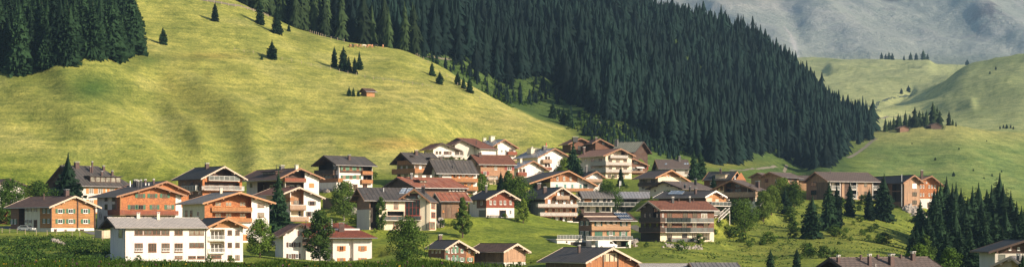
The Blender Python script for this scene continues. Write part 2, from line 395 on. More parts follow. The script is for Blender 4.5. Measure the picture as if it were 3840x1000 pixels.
    def door(s, face, x, yb, w, h, mat='wood_dark', d=0):
        t0, t1, z0, z1 = s.rect(face, x - w / 2, yb - h, x + w / 2, yb, -d); W, H = t1 - t0, z1 - z0; mb = MB()
        mb.box(-W / 2, W / 2, -.05, .01, 0, H, mat); mb.box(-W / 2 - .1, -W / 2 - .005, -.08, .01, 0, H + .1, 'frame_brown'); mb.box(W / 2 + .005, W / 2 + .1, -.08, .01, 0, H + .1, 'frame_brown')
        o = mb.build('door', s.root, s.P(face, (t0 + t1) / 2, z0, -d), (0, 0, s.frot(face)))
        hb = MB(); hb.box(W * .34, W * .40, -.12, -.052, H * .46, H * .50, 'metal'); hb.build('handle', o); return s
    def balc(s, face, x0, x1, yt, yb, depth=1.3, mat='rail_orange', style='board', cap=None, back=0):
        t0, t1, z0, z1 = s.rect(face, x0, yt, x1, yb, depth); mb = MB(); P = s.P
        def bx(ta, tb, oa, ob, za, zb, m, M): 
            p, q = P(face, ta, 0, oa), P(face, tb, 0, ob)
            M.box(min(p[0], q[0]), max(p[0], q[0]), min(p[1], q[1]), max(p[1], q[1]), za, zb, m)
        bx(t0, t1, .01 - back, depth, z0 - .2, z0 - .003, 'offwhite' if style in ('glass', 'white') else 'wood_brown', mb)
        o = mb.build('balcony', s.root); r = MB()
        cap = cap or mat
        def run(ta, tb, oa, ob):
            lng = max(abs(tb - ta), abs(ob - oa)); along = abs(tb - ta) > abs(ob - oa)
            if style == 'board':
                bx(ta, tb, oa, ob, z0 + .04, z1 - .08, mat, r)
            elif style == 'glass':
                bx(ta, tb, oa, ob, z0 + .08, z1 - .08, 'glass_rail', r)
            n = max(1, int(lng / (1.5 if style != 'bars' and style != 'white' else .28)))
            for i in range(n + 1):
                k = i / n
                if along: x = ta + (tb - ta) * k; bx(x - .025, x + .025, oa - .01, ob + .012, z0 + .012, z1 - .02, cap, r)
                else: x = oa + (ob - oa) * k; bx(ta - .012, tb + .012, x - .035, x + .035, z0 + .012, z1 - .02, cap, r)
            bx(ta - .03, tb + .03, oa - .03, ob + .03, z1 - .055, z1, cap, r)
            if style in ('bars', 'white'): bx(ta - .02, tb + .02, oa - .02, ob + .02, z0 + .1, z0 + .2, cap, r)
        run(t0, t1, depth - .06, depth)
        if depth > .6:
            run(t0, t0 + .06, .02, depth - .1); run(t1 - .06, t1, .02, depth - .1)
        r.build('railing', o); return s
    def roofpt(s, x, y, side=0):
        """where the ray through a crop pixel meets roof slope `side` (0: first, 1: second), in local coordinates"""
        px, py = cv(s.crop, x, y); d = Vector(((px - CX) / F, 1, (HY - py) / F)); o = -Vector(s.K)
        rot = Matrix.Rotation(-s.a, 3, 'Z'); d = rot @ d; o = rot @ o
        (u0, z0), (u1, z1) = (s.prof[0], s.prof[1]) if side == 0 else (s.prof[1], s.prof[2])
        m = (z1 - z0) / (u1 - u0); i = 0 if s.gable == 'S' else 1
        k = (z0 + m * (o[i] - u0) - o.z) / (d.z - m * d[i]); return o + d * k
    def chim(s, x, yt, yb, w=None, mat='brick', side=0, cap='metal'):
        p = s.roofpt(x, yb, side); (u0, _), (u1, _), (u2, _) = s.prof; i = 0 if s.gable == 'S' else 1
        p[i] = min(max(p[i], u0 + .5), u2 - .5); p[1 - i] = min(max(p[1 - i], s.lr[0] + .5), s.lr[1] - .5)
        p.z = s.zr(p[i])
        Y = s.K[1] + s.s * p.x + s.c * p.y; k = CROP[s.crop][2] * Y / F; h = (yb - yt) * k; W = (w * k if w else .9)
        mb = MB(); mb.box(p.x - W / 2, p.x + W / 2, p.y - W * .4, p.y + W * .4, p.z - .6, p.z + h, mat)
        if W > .35:
            cb = mb; cb.box(p.x - W * .6, p.x + W * .6, p.y - W * .5, p.y + W * .5, p.z + h + .22, p.z + h + .32, cap)
            for a_, b_ in ((-1, -1), (1, -1), (1, 1), (-1, 1)): cb.box(p.x + a_ * W * .38 - .05, p.x + a_ * W * .38 + .05, p.y + b_ * W * .3 - .05, p.y + b_ * W * .3 + .05, p.z + h + .001, p.z + h + .219, cap)
        mb.build('chimney', s.roof); return s
    def onroof(s, name, pts, mat, side=0, lift=.1, rows=0):
        P = [s.roofpt(x, y, side) for x, y in pts]; mb = MB()
        mb.hexa([p + Vector((0, 0, .02)) for p in P] + [p + Vector((0, 0, lift)) for p in P], mat)
        o = mb.build(name, s.root)
        if rows:
            gb = MB()
            for i in range(rows + 1):
                k = i / rows; a = P[0].lerp(P[1], k); b = P[3].lerp(P[2], k); up = Vector((0, 0, lift + .03)); gb.tube(a + up, b + up, .05, .05, 'metal', 4)
            for k in (0, .5, 1): gb.tube(P[0].lerp(P[3], k) + up, P[1].lerp(P[2], k) + up, .05, .05, 'metal', 4)
            gb.build('panel_frame', o)
        return s
    def dormer(s, x0, x1, y0, y1, l=None, glass=True, rm=None, wm='wood_dark'):
        """flat shed dormer on the front slope of a W/E gabled roof"""
        mid = s.roofpt((x0 + x1) / 2, y1, 0); off = mid.y if s.gable != 'S' else mid.x
        ax = 'x' if s.gable != 'S' else 'y'
        t0, za = s.xz((x0, y1), ax, off); t1, zb = s.xz((x1, y0), ax, off)
        z0, z1 = min(za, zb), max(za, zb); t0, t1 = sorted((t0, t1)); mb = MB()
        dz = (s.prof[1][1] - s.prof[0][1]) / (s.prof[1][0] - s.prof[0][0]); dep = (z1 - z0) / dz + .5
        def bx(a_, b_, c_, d_, e, f, m, M):
            if ax == 'x': M.box(a_, b_, c_, d_, e, f, m)
            else: M.box(c_, d_, a_, b_, e, f, m)
        bx(t0, t1, off, off + dep, z0 - .3, z1 - .25, wm, mb); o = mb.build('dormer', s.root)
        rb = MB(); bx(t0 - .4, t1 + .4, off - .5, off + dep + .3, z1 - .245, z1 - .05, rm or s.rm, rb); rb.build('dormer_roof', o)
        if glass:
            wb = MB(); n = max(2, int((t1 - t0) / 1.6)); w = (t1 - t0) / n
            for i in range(n): bx(t0 + i * w + .2, t0 + (i + 1) * w - .2, off - .05, off - .002, z0 + .3, z1 - .5, 'glass_curtain', wb)
            wb.build('dormer_window', o)
        return s
# ------------------------------------------------------------------ the buildings, read off the photograph house by house
H = House
# far left, cut by the frame
h = H('chalet', 'low white chalet with brown gabled roof behind two round trees at the frame edge', 'house', 'A', 520, 20, (-60, 140), 330,
      roof=((-95, 228), (60, 166), (170, 212)), depth=12, rm='roof_brown', barge='barge_dark').build()
h.win('S', 100, 262, 20, 22, shutter='sh_brown').win('S', [20, 60], 262, 20, 22, shutter='sh_brown')
h = H('wooden_shed', 'long low orange board shed in shade at the left edge of the photo', 'shed', 'A', 500, 10, (-80, 50), 422, eave=(-90, 55, 340), ridge=330, depth=7, gable='W', wm='wood_orange_v', rm='roof_brown', og=.5, oe=.6, barge='barge_pale').build()
h.zone('S', -80, 410, 50, 440, 'concrete')
# A1
h = H('log_house', 'honey coloured log house with six green shuttered windows on a white basement', 'house', 'A', 467, 38, (292, 538), 478, roof=((281, 327), (430, 264), (581, 330)), side=62,
      rm='roof_brown', wm='wood_honey', barge='barge_pale', og=1.0)
h.zone('S', 290, 447, 540, 520, 'white').zone('W', 142, 320, 228, 470, 'offwhite').zone('W', 50, 300, 105, 470, 'wood_brown').zone('W', 229, 448, 293, 520, 'offwhite').rec('W', 106, 330, 141, 447, 1.5, 'wood_dark').build()
for y in (351, 409): h.win('S', [343, 404, 488], y, 26, 25, shutter='sh_green', sw=.48)
h.win('W', [253, 278], [350, 407], 10, 25, shutter='sh_green', sw=.45).win('W', [150, 172, 203], 343, 11, 22, shutter='sh_brown', sw=.3).win('W', [149, 173], 410, 11, 20, shutter='sh_brown', sw=.3)
h.win('W', [68, 88], 411, 9, 26, shutter='sh_green', sw=.4).door('W', 203, 447, 16, 46).win('S', 374, 461, 13, 14, mull=(1, 1), frame='frame_brown').door('S', 468, 486, 20, 32, 'shade_in').door('S', 316, 475, 12, 22, 'shade_in')
h.chim(380, 231, 264, 25).chim(250, 250, 285, 6, 'brick')
mb = MB()
for x, z in ((442, 0), (540, 0), (291, 0)):
    t0, t1, z0, z1 = h.rect('S', x - 3, 285 if x == 442 else 325, x + 3, 447)
    mb.box(t0, t1, -.22, -.005, z0, z1, 'wood_dark')
mb.build('corner_joint', h.root)
# A2
h = H('guesthouse', 'large white guesthouse under a dark hipped slate roof with long dormer and several chimneys', 'hotel', 'A', 545, 32, (455, 765), 445, eave=(452, 775, 209), ridge=98, side=272, gable='W', hip=(0, 6.5),
      rm='roof_slate', wm='offwhite', barge='barge_dark', og=1.6, oe=1.2, soffit='soffit')
h.zone('W', 270, 100, 456, 235, 'wood_dark').rec('W', 300, 190, 440, 235, 1.5, 'wood_dark').build()
for y in (237, 300, 372): h.win('S', [521, 574, 640, 700], y, 26, 30, frame='frame_white', shutter='sh_orange', sw=.6, glass='glass_curtain')
h.win('W', [285, 330, 380, 425], [262, 310], 20, 26, shutter='sh_brown').balc('W', 300, 440, 250, 272, 1.2, 'rail_red')
h.dormer(515, 690, 152, 188)
for x, t, b, w, m in ((438, 75, 103, 25, 'brick'), (527, 73, 132, 9, 'brick'), (516, 100, 130, 8, 'brick'), (592, 97, 122, 13, 'brick'), (582, 127, 152, 11, 'brick'), (641, 125, 150, 12, 'brick')): h.chim(x, t, b, w, m)
# A3 and its rear wing
h = H('shingled_hotel', 'taller shingled wing whose gable rises just behind the big orange shingle house', 'hotel', 'B', 500, 27, (375, 560), 460, roof=((330, 214), (436, 180), (566, 240)), depth=16, rm='roof_slate', wm='shingle_orange', barge='barge_wood', soffit='soffit_warm')
h.zone('S', 518, 330, 600, 480, 'white').build(); h.chim(255, 178, 200, 22, 'tar').chim(312, 176, 200, 12).chim(360, 174, 196, 10).win('S', 535, 350, 10, 40, frame='frame_brown')
h = H('shingled_hotel', 'big orange shingle house with green shutters and long red-brown balcony above a white ground floor', 'hotel', 'B', 480, 27, (165, 518), 445, roof=((148, 266), (371, 205), (549, 260)), side=37, rm='roof_slate', wm='white', barge='barge_wood', soffit='soffit_warm', og=1.6)
h.zone('S', 190, 205, 486, 372, 'shingle_orange').zone('S', 197, 205, 520, 258, 'shingle_orange').zone('S', 163, 372, 450, 440, 'beige').rec('S', 165, 262, 194, 372, 2.5, 'shingle_orange').rec('W', 150, 270, 166, 372, 2.2, 'shingle_orange').build()
h.win('S', [283, 353, 424], 264, 28, 24, shutter='sh_green', frame='frame_brown', sw=.5).win('S', [240, 286, 365, 449], 329, 27, 26, shutter='sh_green', frame='frame_brown', sw=.5)
h.win('S', [215, 258, 310, 370, 445], 384, 26, 14, frame='frame_brown').win('W', [89, 132], 282, 16, 24, frame='frame_brown', shutter=None).win('W', [89, 132], 327, 16, 30, frame='frame_brown').door('W', 88, 425, 20, 45).win('W', 122, 392, 16, 22)
h.balc('S', 163, 502, 346, 372, 1.4, 'rail_red').balc('W', 97, 167, 344, 371, 1.4, 'rail_red')
for x, t, b, w, m in ((254, 178, 214, 16, 'darkmetal'), (272, 182, 212, 10, 'darkmetal'), (288, 178, 216, 9, 'darkmetal'), (226, 180, 212, 5, 'frame_white'), (314, 178, 202, 6, 'metal'), (332, 180, 202, 6, 'metal')): h.chim(x, t, b, w, m)
mb = MB(); t0, z0 = h.fc('S', 158, 372); mb.tube((t0, -1.2, z0), (t0, -1.2, h.zr(t0) - .3), .22, .22, 'wood_honey', 8); mb.build('post', h.root)
mb = MB(); a0, b0 = h.fc('W', 56, 378)
for r in (.45, .75): 
    for i in range(10):
        u = 2 * math.pi * i / 10; v = 2 * math.pi * (i + 1) / 10
        mb.tube((-.03, a0 + r * math.cos(u), b0 + r * 1.3 * math.sin(u)), (-.03, a0 + r * math.cos(v), b0 + r * 1.3 * math.sin(v)), .05, .05, 'sh_gray', 4)
mb.build('wall_emblem', h.root)
# B1
h = H('white_building', 'long white modern building with a pale ribbed roof, rows of wide windows, lowest left', 'apartment house', 'B', 378, 14, (193, 668), 640, eave=(140, 672, 443), ridge=389, side=112, gable='W', rm='roof_silver', wm='white', barge='barge_dark', og=1.0, oe=.9, soffit='soffit')
h.zone('W', 90, 380, 194, 444, 'wood_dark').build()
h.win('S', [275, 327, 376, 427, 503], 473, 46, 29, frame='frame_brown', mull=(2, 1)).win('S', [275, 353, 429, 503], 559, 46, 50, frame='frame_brown', glass='glass', mull=(3, 1)).win('S', [578, 606, 634], [473, 545], 27, 28, frame='frame_brown', mull=(1, 1))
h.win('S', [503, 580, 630], 614, 44, 17, frame='frame_brown').door('W', 172, 505, 20, 48, 'glass_curtain').balc('S', 408, 452, 563, 583, .12, 'frame_white', 'bars').balc('S', 481, 526, 563, 583, .12, 'frame_white', 'bars').balc('S', 253, 298, 563, 583, .12, 'frame_white', 'bars')
h.chim(387, 365, 398, 15, 'cream').chim(272, 368, 392, 18, 'cream')
mb = MB(); t0, z0 = h.fc('W', 143, 425, .3); mb.tube((-.35, t0, z0), (-.5, t0 + .05, z0 + .05), .55, .3, 'metal', 14); mb.build('satellite_dish', h.root)
mb = MB()
for x in (193, 655): t0, z0 = h.fc('S', x + 3, 640); mb.tube((t0, -.12, z0), (t0, -.12, h.zr(0) - .4), .06, .06, 'darkmetal', 6)
mb.build('downpipe', h.root)
h = H('white_building', 'gable end of the white modern building with orange boards and two stacked balconies', 'apartment house', 'B', 386.0, 14, (668, 871), 640, roof=((660, 444), (781, 388), (902, 444)), depth=17, rm='roof_charcoal', wm='white', barge='barge_orange', soffit='soffit')
h.zone('S', 690, 380, 850, 446, 'wood_honey').rec('S', 682, 455, 766, 516, 1.0, 'cream').rec('S', 682, 526, 766, 588, 1.0, 'cream').build()
h.win('S', 718, [487, 560], 68, 52, frame='frame_white', glass='glass', mull=(3, 1), d=1.0).win('S', [796, 840], [473, 544, 615], 25, 28, frame='frame_brown', glass='glass').win('S', 718, 612, 60, 18, frame='frame_brown')
h.balc('S', 674, 768, 490, 517, .5, 'frame_white', 'white').balc('S', 674, 768, 562, 589, .5, 'frame_white', 'white')
# B2
h = H('chalet', 'white and orange chalet with two balconies in a deep loggia under a weathered grey roof', 'hotel', 'C', 452, 26, (-172, 197), 530, roof=((-182, 305), (30, 242), (236, 304)), side=-300, rm='roof_gray', wm='white', barge='barge_orange', soffit='soffit_warm', og=1.5)
h.rec('S', -128, 240, 96, 352, 1.6, 'shingle_orange').rec('S', -128, 358, 96, 412, 1.6, 'shingle_orange').zone('S', -172, 200, -126, 420, 'shingle_orange').zone('W', -300, 280, -171, 540, 'cream').build()
h.balc('S', -130, 101, 328, 353, .5, 'rail_orange').balc('S', -130, 101, 390, 413, .5, 'rail_orange')
h.win('S', [-95, -35, 45], 312, 36, 26, frame='frame_orange', d=1.6, glass='glass_curtain').win('S', [-95, -35, 45], 376, 36, 26, frame='frame_orange', d=1.6, glass='glass_curtain')
h.win('S', 150, [317, 373], 38, 26, frame='frame_brown', mull=(3, 1), glass='glass_curtain').win('W', [-276, -248], 365, 13, 34, frame='frame_brown').win('W', -208, 368, 14, 30).chim(-78, 225, 250, 14, 'cream').door('S', 60, 520, 20, 36, 'frame_orange').win('S', [110, 150], 445, 30, 25, frame='frame_orange')
# B3
h = H('dark_roof_chalet', 'rust brown chalet with dark roof and two white edged glass balconies set in its gable', 'house', 'B', 530, 30, (640, 866), 300, roof=((630, 166), (767, 95), (899, 171)), side=500, rm='roof_charcoal', wm='shingle_orange', barge='barge_pale', soffit='soffit', og=1.5)
h.rec('S', 684, 95, 852, 178, 1.8, 'wood_dark').rec('S', 652, 184, 852, 234, 1.6, 'wood_dark').zone('W', 500, 160, 640, 300, 'wood_brown').zone('S', 852, 240, 870, 310, 'beige').build()
h.balc('S', 677, 853, 149, 177, .7, 'frame_white', 'glass').balc('S', 650, 878, 206, 235, 1.4, 'frame_white', 'bars').win('W', [530, 580, 622], [197, 245], 16, 26, frame='frame_brown').balc('W', 520, 600, 208, 232, 1.2, 'frame_white', 'glass')
h.win('S', [710, 760, 812], 160, 30, 24, frame='frame_brown', d=1.8).win('S', [690, 745, 800], 215, 30, 30, frame='frame_brown', d=1.6).chim(665, 83, 108, 20, 'brick')
# C1
h = H('chalet', 'dark roofed chalet with white right gable wall, red shuttered window and a red-brown gable balcony', 'house', 'C', 545, 31, (290, 482), 282, roof=((243, 170), (375, 105), (516, 166)), side=68, rm='roof_brown', wm='white', barge='barge_wood', soffit='soffit', og=1.3)
h.rec('S', 292, 100, 402, 180, 1.8, 'wood_dark').rec('S', 292, 186, 396, 242, 1.8, 'wood_dark').rec('W', 130, 185, 280, 260, 2, 'wood_dark').build()
h.balc('S', 288, 409, 161, 184, .9, 'rail_red').win('S', 440, 204, 28, 24, frame='frame_orange', glass='frame_orange', mull=(1, 1)).win('W', 95, 204, 14, 24, frame='frame_brown').win('W', [160, 210, 255], 215, 16, 24, d=2).win('S', [325, 370], 215, 28, 24, d=1.8)
h.dormer(160, 235, 122, 145, rm='roof_brown').chim(270, 94, 110, 24, 'tar').chim(373, 92, 112, 18, 'cream').chim(238, 88, 118, 3, 'darkmetal')
# C2
h = H('chalet', 'white chalet with pale fascia and light timber balconies right of the tall village spruce', 'house', 'C', 500, 26, (318, 492), 412, roof=((262, 256), (370, 213), (519, 276)), side=180, rm='roof_redbrown', wm='white', barge='barge_pale', soffit='soffit_warm', og=1.4)
h.rec('S', 322, 215, 395, 315, 1.6, 'wood_light').rec('S', 322, 342, 395, 382, 1.6, 'cream').zone('S', 318, 384, 424, 430, 'wood_brown').build()
h.balc('S', 318, 409, 316, 343, .9, 'rail_tan').balc('S', 318, 424, 384, 408, .7, 'rail_tan').win('S', 442, 306, 26, 23, shutter='sh_gray', frame='frame_brown', sw=.4).win('S', [425, 463], 367, 20, 26, shutter='sh_gray', frame='frame_brown', sw=.4).win('S', 360, 303, 50, 28, frame='frame_brown', d=1.6).win('S', 376, 365, 26, 30, d=1.6)
h.balc('W', 230, 318, 276, 292, 1.2, 'rail_orange')
# C3
h = H('white_hotel', 'white hotel with dark roof, green shutters and orange corner balconies on the meadow edge', 'hotel', 'C', 565, 38, (597, 788), 236, eave=(580, 816, 90), ridge=41, side=480, gable='W', rm='roof_slate', wm='white', barge='barge_dark', soffit='soffit', og=1.5)
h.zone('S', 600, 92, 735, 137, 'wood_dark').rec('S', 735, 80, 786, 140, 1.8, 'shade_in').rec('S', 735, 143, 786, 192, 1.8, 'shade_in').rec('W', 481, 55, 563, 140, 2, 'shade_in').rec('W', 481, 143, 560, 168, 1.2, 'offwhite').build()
h.win('S', [626, 664, 704], 108, 15, 22, shutter='sh_mint', frame='frame_orange', sw=.75).win('S', [626, 665, 704], 157, 15, 22, shutter='sh_green', frame='frame_orange', sw=.75)
h.balc('S', 733, 791, 122, 143, .8, 'rail_orange').balc('S', 729, 791, 171, 193, .8, 'rail_orange').win('W', [575], [106, 157], 17, 24, shutter='sh_dkgreen', frame='frame_brown', sw=.3).win('W', [500, 520, 538], 155, 14, 20, d=1.2)
h.balc('W', 455, 563, 119, 140, 1.0, 'rail_dark').balc('W', 484, 592, 167, 187, 1.8, 'rail_orange').door('S', 690, 236, 22, 38).win('S', 655, 207, 22, 24, frame='frame_orange').win('S', 745, 208, 26, 24, frame='frame_orange').chim(655, 35, 58, 15, 'brick')
mb = MB(); t0, z0 = h.fc('W', 484, 187, 1.8); t1, z1 = h.fc('W', 592, 187, 1.8); mb.box(-2.4, -.02, min(t0, t1), max(t0, t1), -3, z0 - .21, 'white'); mb.build('garage_base', h.root)
# C4
h = H('white_house', 'white gable wing with dark brown shutters joined to the red hipped house', 'house', 'C', 424, 12, (278, 405), 650, roof=((247, 495), (382, 421), (480, 478)), depth=9, rm='roof_redbrown', wm='white', barge='barge_dark', soffit='soffit')
h.build().win('S', 380, 478, 18, 27, shutter='sh_brown', sw=.5).win('S', [316, 358], 543, 18, 28, shutter='sh_brown', sw=.5).win('S', [316, 357], 608, 18, 28, shutter='sh_brown', sw=.5)
h = H('white_house', 'white house with a broad red hipped roof and orange shuttered windows in the front row', 'house', 'C', 424, 6, (408, 785), 665, eave=(396, 817, 502), ridge=421, depth=12.5, gable='W', hip=(0, 6.6), rm='roof_red', wm='white', barge='barge_wood', soffit='soffit', oe=1.6)
h.rec('S', 410, 400, 562, 640, 1.2, 'offwhite').rec('S', 654, 515, 680, 665, .7, 'white').build()
h.win('S', [611, 732], 564, 22, 28, shutter='sh_orange', frame='frame_orange', sw=.55).win('S', [611, 732], 632, 22, 28, shutter='sh_orange', frame='frame_orange', sw=.55).win('S', [440, 500], 560, 24, 30, shutter='sh_brown', d=1.2).win('S', 662, 630, 12, 22, d=.7, frame='frame_brown', mull=(1, 1)).balc('S', 388, 430, 512, 540, .5, 'rail_dark')
h.chim(612, 424, 466, 30, 'brick').chim(546, 388, 426, 4, 'darkmetal').chim(557, 404, 440, 9, 'frame_white').chim(643, 410, 430, 4, 'darkmetal')
h.onroof('snow_guard', [(470, 461), (716, 461), (714, 457), (470, 457)], 'barge_white', 0, .25)
# D1
h = H('cream_house', 'wide cream house with slate roof, old dark boards at its end and creeper', 'house', 'D', 475, 14, (130, 335), 456, eave=(100, 420, 290), ridge=219, side=58, gable='W', rm='roof_slate', wm='cream', barge='barge_wood', og=1.4, oe=1.1)
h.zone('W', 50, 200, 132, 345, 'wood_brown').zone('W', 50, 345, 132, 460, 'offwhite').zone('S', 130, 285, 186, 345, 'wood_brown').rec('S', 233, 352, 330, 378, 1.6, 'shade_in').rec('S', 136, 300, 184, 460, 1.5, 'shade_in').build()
h.win('S', 283, 318, 27, 40, frame='frame_red').win('S', 217, 318, 16, 40, frame='frame_red').win('S', 281, 431, 28, 36, frame='frame_red', glass='glass_curtain').win('W', [100, 112], 268, 10, 30, frame='frame_brown').chim(211, 218, 240, 5, 'metal')
h.onroof('roof_window', [(300, 252), (330, 252), (345, 224), (318, 224)], 'skylight', 0, .15, 2).onroof('roof_window', [(336, 252), (364, 252), (380, 224), (352, 224)], 'skylight', 0, .15, 2)
h.balc('S', 208, 330, 379, 402, 1.5, 'frame_red', 'glass').balc('S', 205, 232, 318, 338, .5, 'frame_white', 'bars')
h = H('cream_house', 'cream gable fronted house with huge red framed window, satellite dish and glass balcony', 'house', 'D', 477, -11, (325, 476), 460, roof=((278, 295), (386, 223), (478, 297)), side=512, rm='roof_slate', wm='cream', barge='barge_wood', soffit='soffit_warm', og=1.2, depth=None)
h.rec('S', 338, 250, 412, 282, 1.2, 'wood_brown').build()
h.win('S', 377, 331, 84, 90, frame='frame_red', mull=(4, 2), glass='glass_dark').win('E', 495, [321, 373], 24, 34, frame='frame_red', mull=(2, 2)).win('E', 488, 433, 32, 40, frame='frame_red', glass='glass_curtain').balc('S', 330, 422, 379, 401, 1.0, 'frame_red', 'glass').balc('S', 336, 398, 263, 280, .12, 'frame_red', 'glass').win('S', 355, 410, 30, 16, frame='frame_red').win('S', 349, 432, 20, 30, frame='frame_red')
h.chim(438, 214, 250, 18, 'darkmetal', side=1)
mb = MB(); t0, z0 = h.fc('S', 418, 267, .4); mb.tube((t0, -.35, z0), (t0 + .1, -.55, z0 + .05), .6, .35, 'frame_white', 14); mb.build('satellite_dish', h.root)
mb = MB(); t0, z0 = h.fc('S', 456, 456); mb.tube((t0, -.12, z0), (t0, -.12, z0 + 10), .06, .06, 'darkmetal', 6); mb.build('downpipe', h.root)
# D2
h = H('old_barn', 'old weathered log barn with rust streaked red metal roof beside the cream house', 'barn', 'D', 492, 12, (541, 694), 392, eave=(536, 717, 294), ridge=248, side=500, gable='W', depth=12, rm='roof_rust', wm='log_old', barge='barge_pale', og=1.0, oe=1.0)
h.zone('S', 541, 294, 604, 392, 'wood_grey_v').zone('W', 480, 250, 541, 400, 'wood_grey_v').build()
h.win('S', 553, 352, 8, 14, frame='sh_orange', glass='sh_orange', mull=(1, 1)).win('S', 639, 345, 8, 12, frame='sh_orange', glass='sh_orange', mull=(1, 1)).door('S', 585, 390, 30, 60, 'wood_grey_v')
# D3
h = H('brown_barn', 'long dark timber house under a copper red metal roof behind the cream house', 'house', 'D', 520, 24, (400, 686), 300, eave=(392, 699, 218), ridge=162, side=212, gable='W', rm='roof_rust', wm='wood_dark', barge='barge_dark', og=1.2, oe=1.1)
h.zone('S', 400, 240, 690, 320, 'shingle_brown').rec('W', 225, 215, 330, 300, 1, 'wood_dark').build()
h.win('S', [590, 610, 630, 650, 668], 232, 11, 10, frame='frame_white', mull=(1, 1)).dormer(418, 458, 170, 192, rm='roof_rust').chim(370, 142, 168, 14, 'tar')
# D4
h = H('balcony_chalet', 'wide slate roofed chalet with orange balcony wrapping its gable, upper of the stepped pair', 'hotel', 'D', 588, 36, (388, 540), 210, eave=(372, 560, 80), ridge=22, side=287, gable='W', rm='roof_slate', wm='white', barge='barge_dark', og=1.5, oe=1.2)
h.rec('W', 290, 40, 372, 87, 1.6, 'wood_brown').build()
h.balc('W', 289, 370, 65, 86, .8, 'rail_orange').balc('W', 258, 390, 112, 134, 1.3, 'rail_orange').balc('S', 385, 500, 111, 133, 1.3, 'rail_orange').win('W', [300, 330, 358, 375], 102, 18, 18, frame='frame_brown').win('W', [300, 340, 370], 148, 18, 14, frame='frame_brown')
h.win('S', [402, 440], 100, 22, 24, frame='frame_orange').win('S', [420, 465], 158, 22, 22, frame='frame_brown').dormer(478, 530, 46, 68).chim(397, 8, 30, 18, 'brick').chim(545, 42, 66, 16, 'brick').chim(374, 8, 24, 4, 'darkmetal').chim(448, 10, 24, 4, 'darkmetal')
h = H('balcony_chalet', 'slate roofed chalet with two bright orange front balconies, lower right of the stepped pair', 'hotel', 'D', 562, 26, (546, 745), 268, eave=(512, 757, 137), ridge=61, side=487, gable='W', rm='roof_slate', wm='white', barge='barge_dark', og=1.3, oe=1.2)
h.build().balc('S', 530, 751, 161, 185, 1.2, 'rail_orange').balc('S', 690, 751, 210, 233, 1.2, 'rail_orange').win('S', [620, 668, 705], 149, 22, 26, frame='frame_orange', shutter='sh_orange', sw=.4).win('S', [660, 700], 200, 24, 22, frame='frame_orange', shutter='sh_orange', sw=.4).win('S', 706, 244, 26, 22, frame='frame_orange')
h.win('W', 515, 150, 24, 22, frame='frame_brown').chim(610, 88, 106, 6, 'darkmetal').chim(618, 96, 108, 6, 'darkmetal').chim(612, 50, 66, 3, 'darkmetal')
# D5
h = H('shingled_house', 'tall tan shingled house with rust red roof and dark red shutters', 'hotel', 'E', 598, 20, (640, 862), 372, eave=(627, 882, 240), ridge=179, side=548, gable='W', rm='roof_redbrown', wm='shingle_tan', barge='barge_dark', og=1.2, oe=1.1)
h.rec('S', 695, 315, 757, 420, .8, 'beige').zone('S', 640, 330, 760, 420, 'beige').build()
h.win('S', 831, 265, 26, 24, shutter='sh_red', sw=.7).win('S', 831, 322, 26, 24, shutter='sh_red', sw=.7).win('W', [575, 600], 243, 14, 22, shutter='sh_brown', sw=.6, frame='frame_brown').win('S', 668, [244, 297], 20, 24, shutter='sh_red', sw=.8).win('S', 740, [264], 17, 24).win('S', 668, 346, 24, 24)
h.balc('S', 690, 752, 318, 338, 1.0, 'metal', 'bars').chim(636, 161, 190, 18, 'brick').win('S', 800, 350, 16, 40, frame='frame_brown')
# E1
h = H('red_roof_hotel', 'white house with a big rust red roof, highest of the group at the meadow foot', 'hotel', 'E', 690, 44, (641, 742), 200, eave=(632, 757, 137), ridge=76, depth=22, gable='W', rm='roof_redbrown', wm='white', barge='barge_dark', og=1.2, oe=1.1)
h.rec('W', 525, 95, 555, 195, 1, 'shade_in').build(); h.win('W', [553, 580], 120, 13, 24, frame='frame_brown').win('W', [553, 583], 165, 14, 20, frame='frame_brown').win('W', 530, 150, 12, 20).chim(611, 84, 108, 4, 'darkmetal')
h = H('red_roof_hotel', 'small white gabled annex with red roof on the left of the highest red roofed hotel', 'hotel', 'E', 676, 22, (326, 472), 205, roof=((306, 140), (386, 98), (520, 150)), side=322, depth=9, rm='roof_redbrown', wm='white', barge='barge_dark', og=1.2)
h.build().win('S', [350, 372], 162, 15, 18, frame='frame_brown').win('S', [408, 434], 164, 15, 22, frame='frame_brown', shutter='sh_brown', sw=.3).balc('S', 400, 520, 174, 192, 1.6, 'metal', 'bars').win('S', [484], 165, 28, 24, frame='frame_brown')
h = H('dark_link_house', 'white house in shade linking the small red annex to the highest red roofed hotel', 'hotel', 'E', 689, 20, (470, 600), 205, roof=((455, 110), (516, 76), (640, 134)), depth=9, rm='roof_redbrown', wm='offwhite', barge='barge_dark', og=1.2)
h.build().win('S', [486, 515], 165, 22, 24, frame='frame_brown')
# E2
h = H('white_house', 'white gabled house with brown balcony and wide square chimney behind the red roofs', 'hotel', 'E', 722, 34, (752, 872), 215, roof=((722, 118), (800, 73), (897, 133)), side=640, rm='roof_metal', wm='white', barge='barge_wood', soffit='soffit_warm', og=1.5)
h.build().chim(714, 58, 84, 32, 'cream').chim(655, 70, 84, 20, 'cream').balc('S', 824, 882, 154, 177, 1.3, 'rail_red').win('S', [835, 850], 146, 14, 18, frame='frame_brown').win('S', [780, 806], 152, 12, 18, frame='frame_white').win('S', 806, 106, 12, 10, mull=(1, 1)).balc('S', 838, 880, 204, 216, 1.3, 'rail_tan')
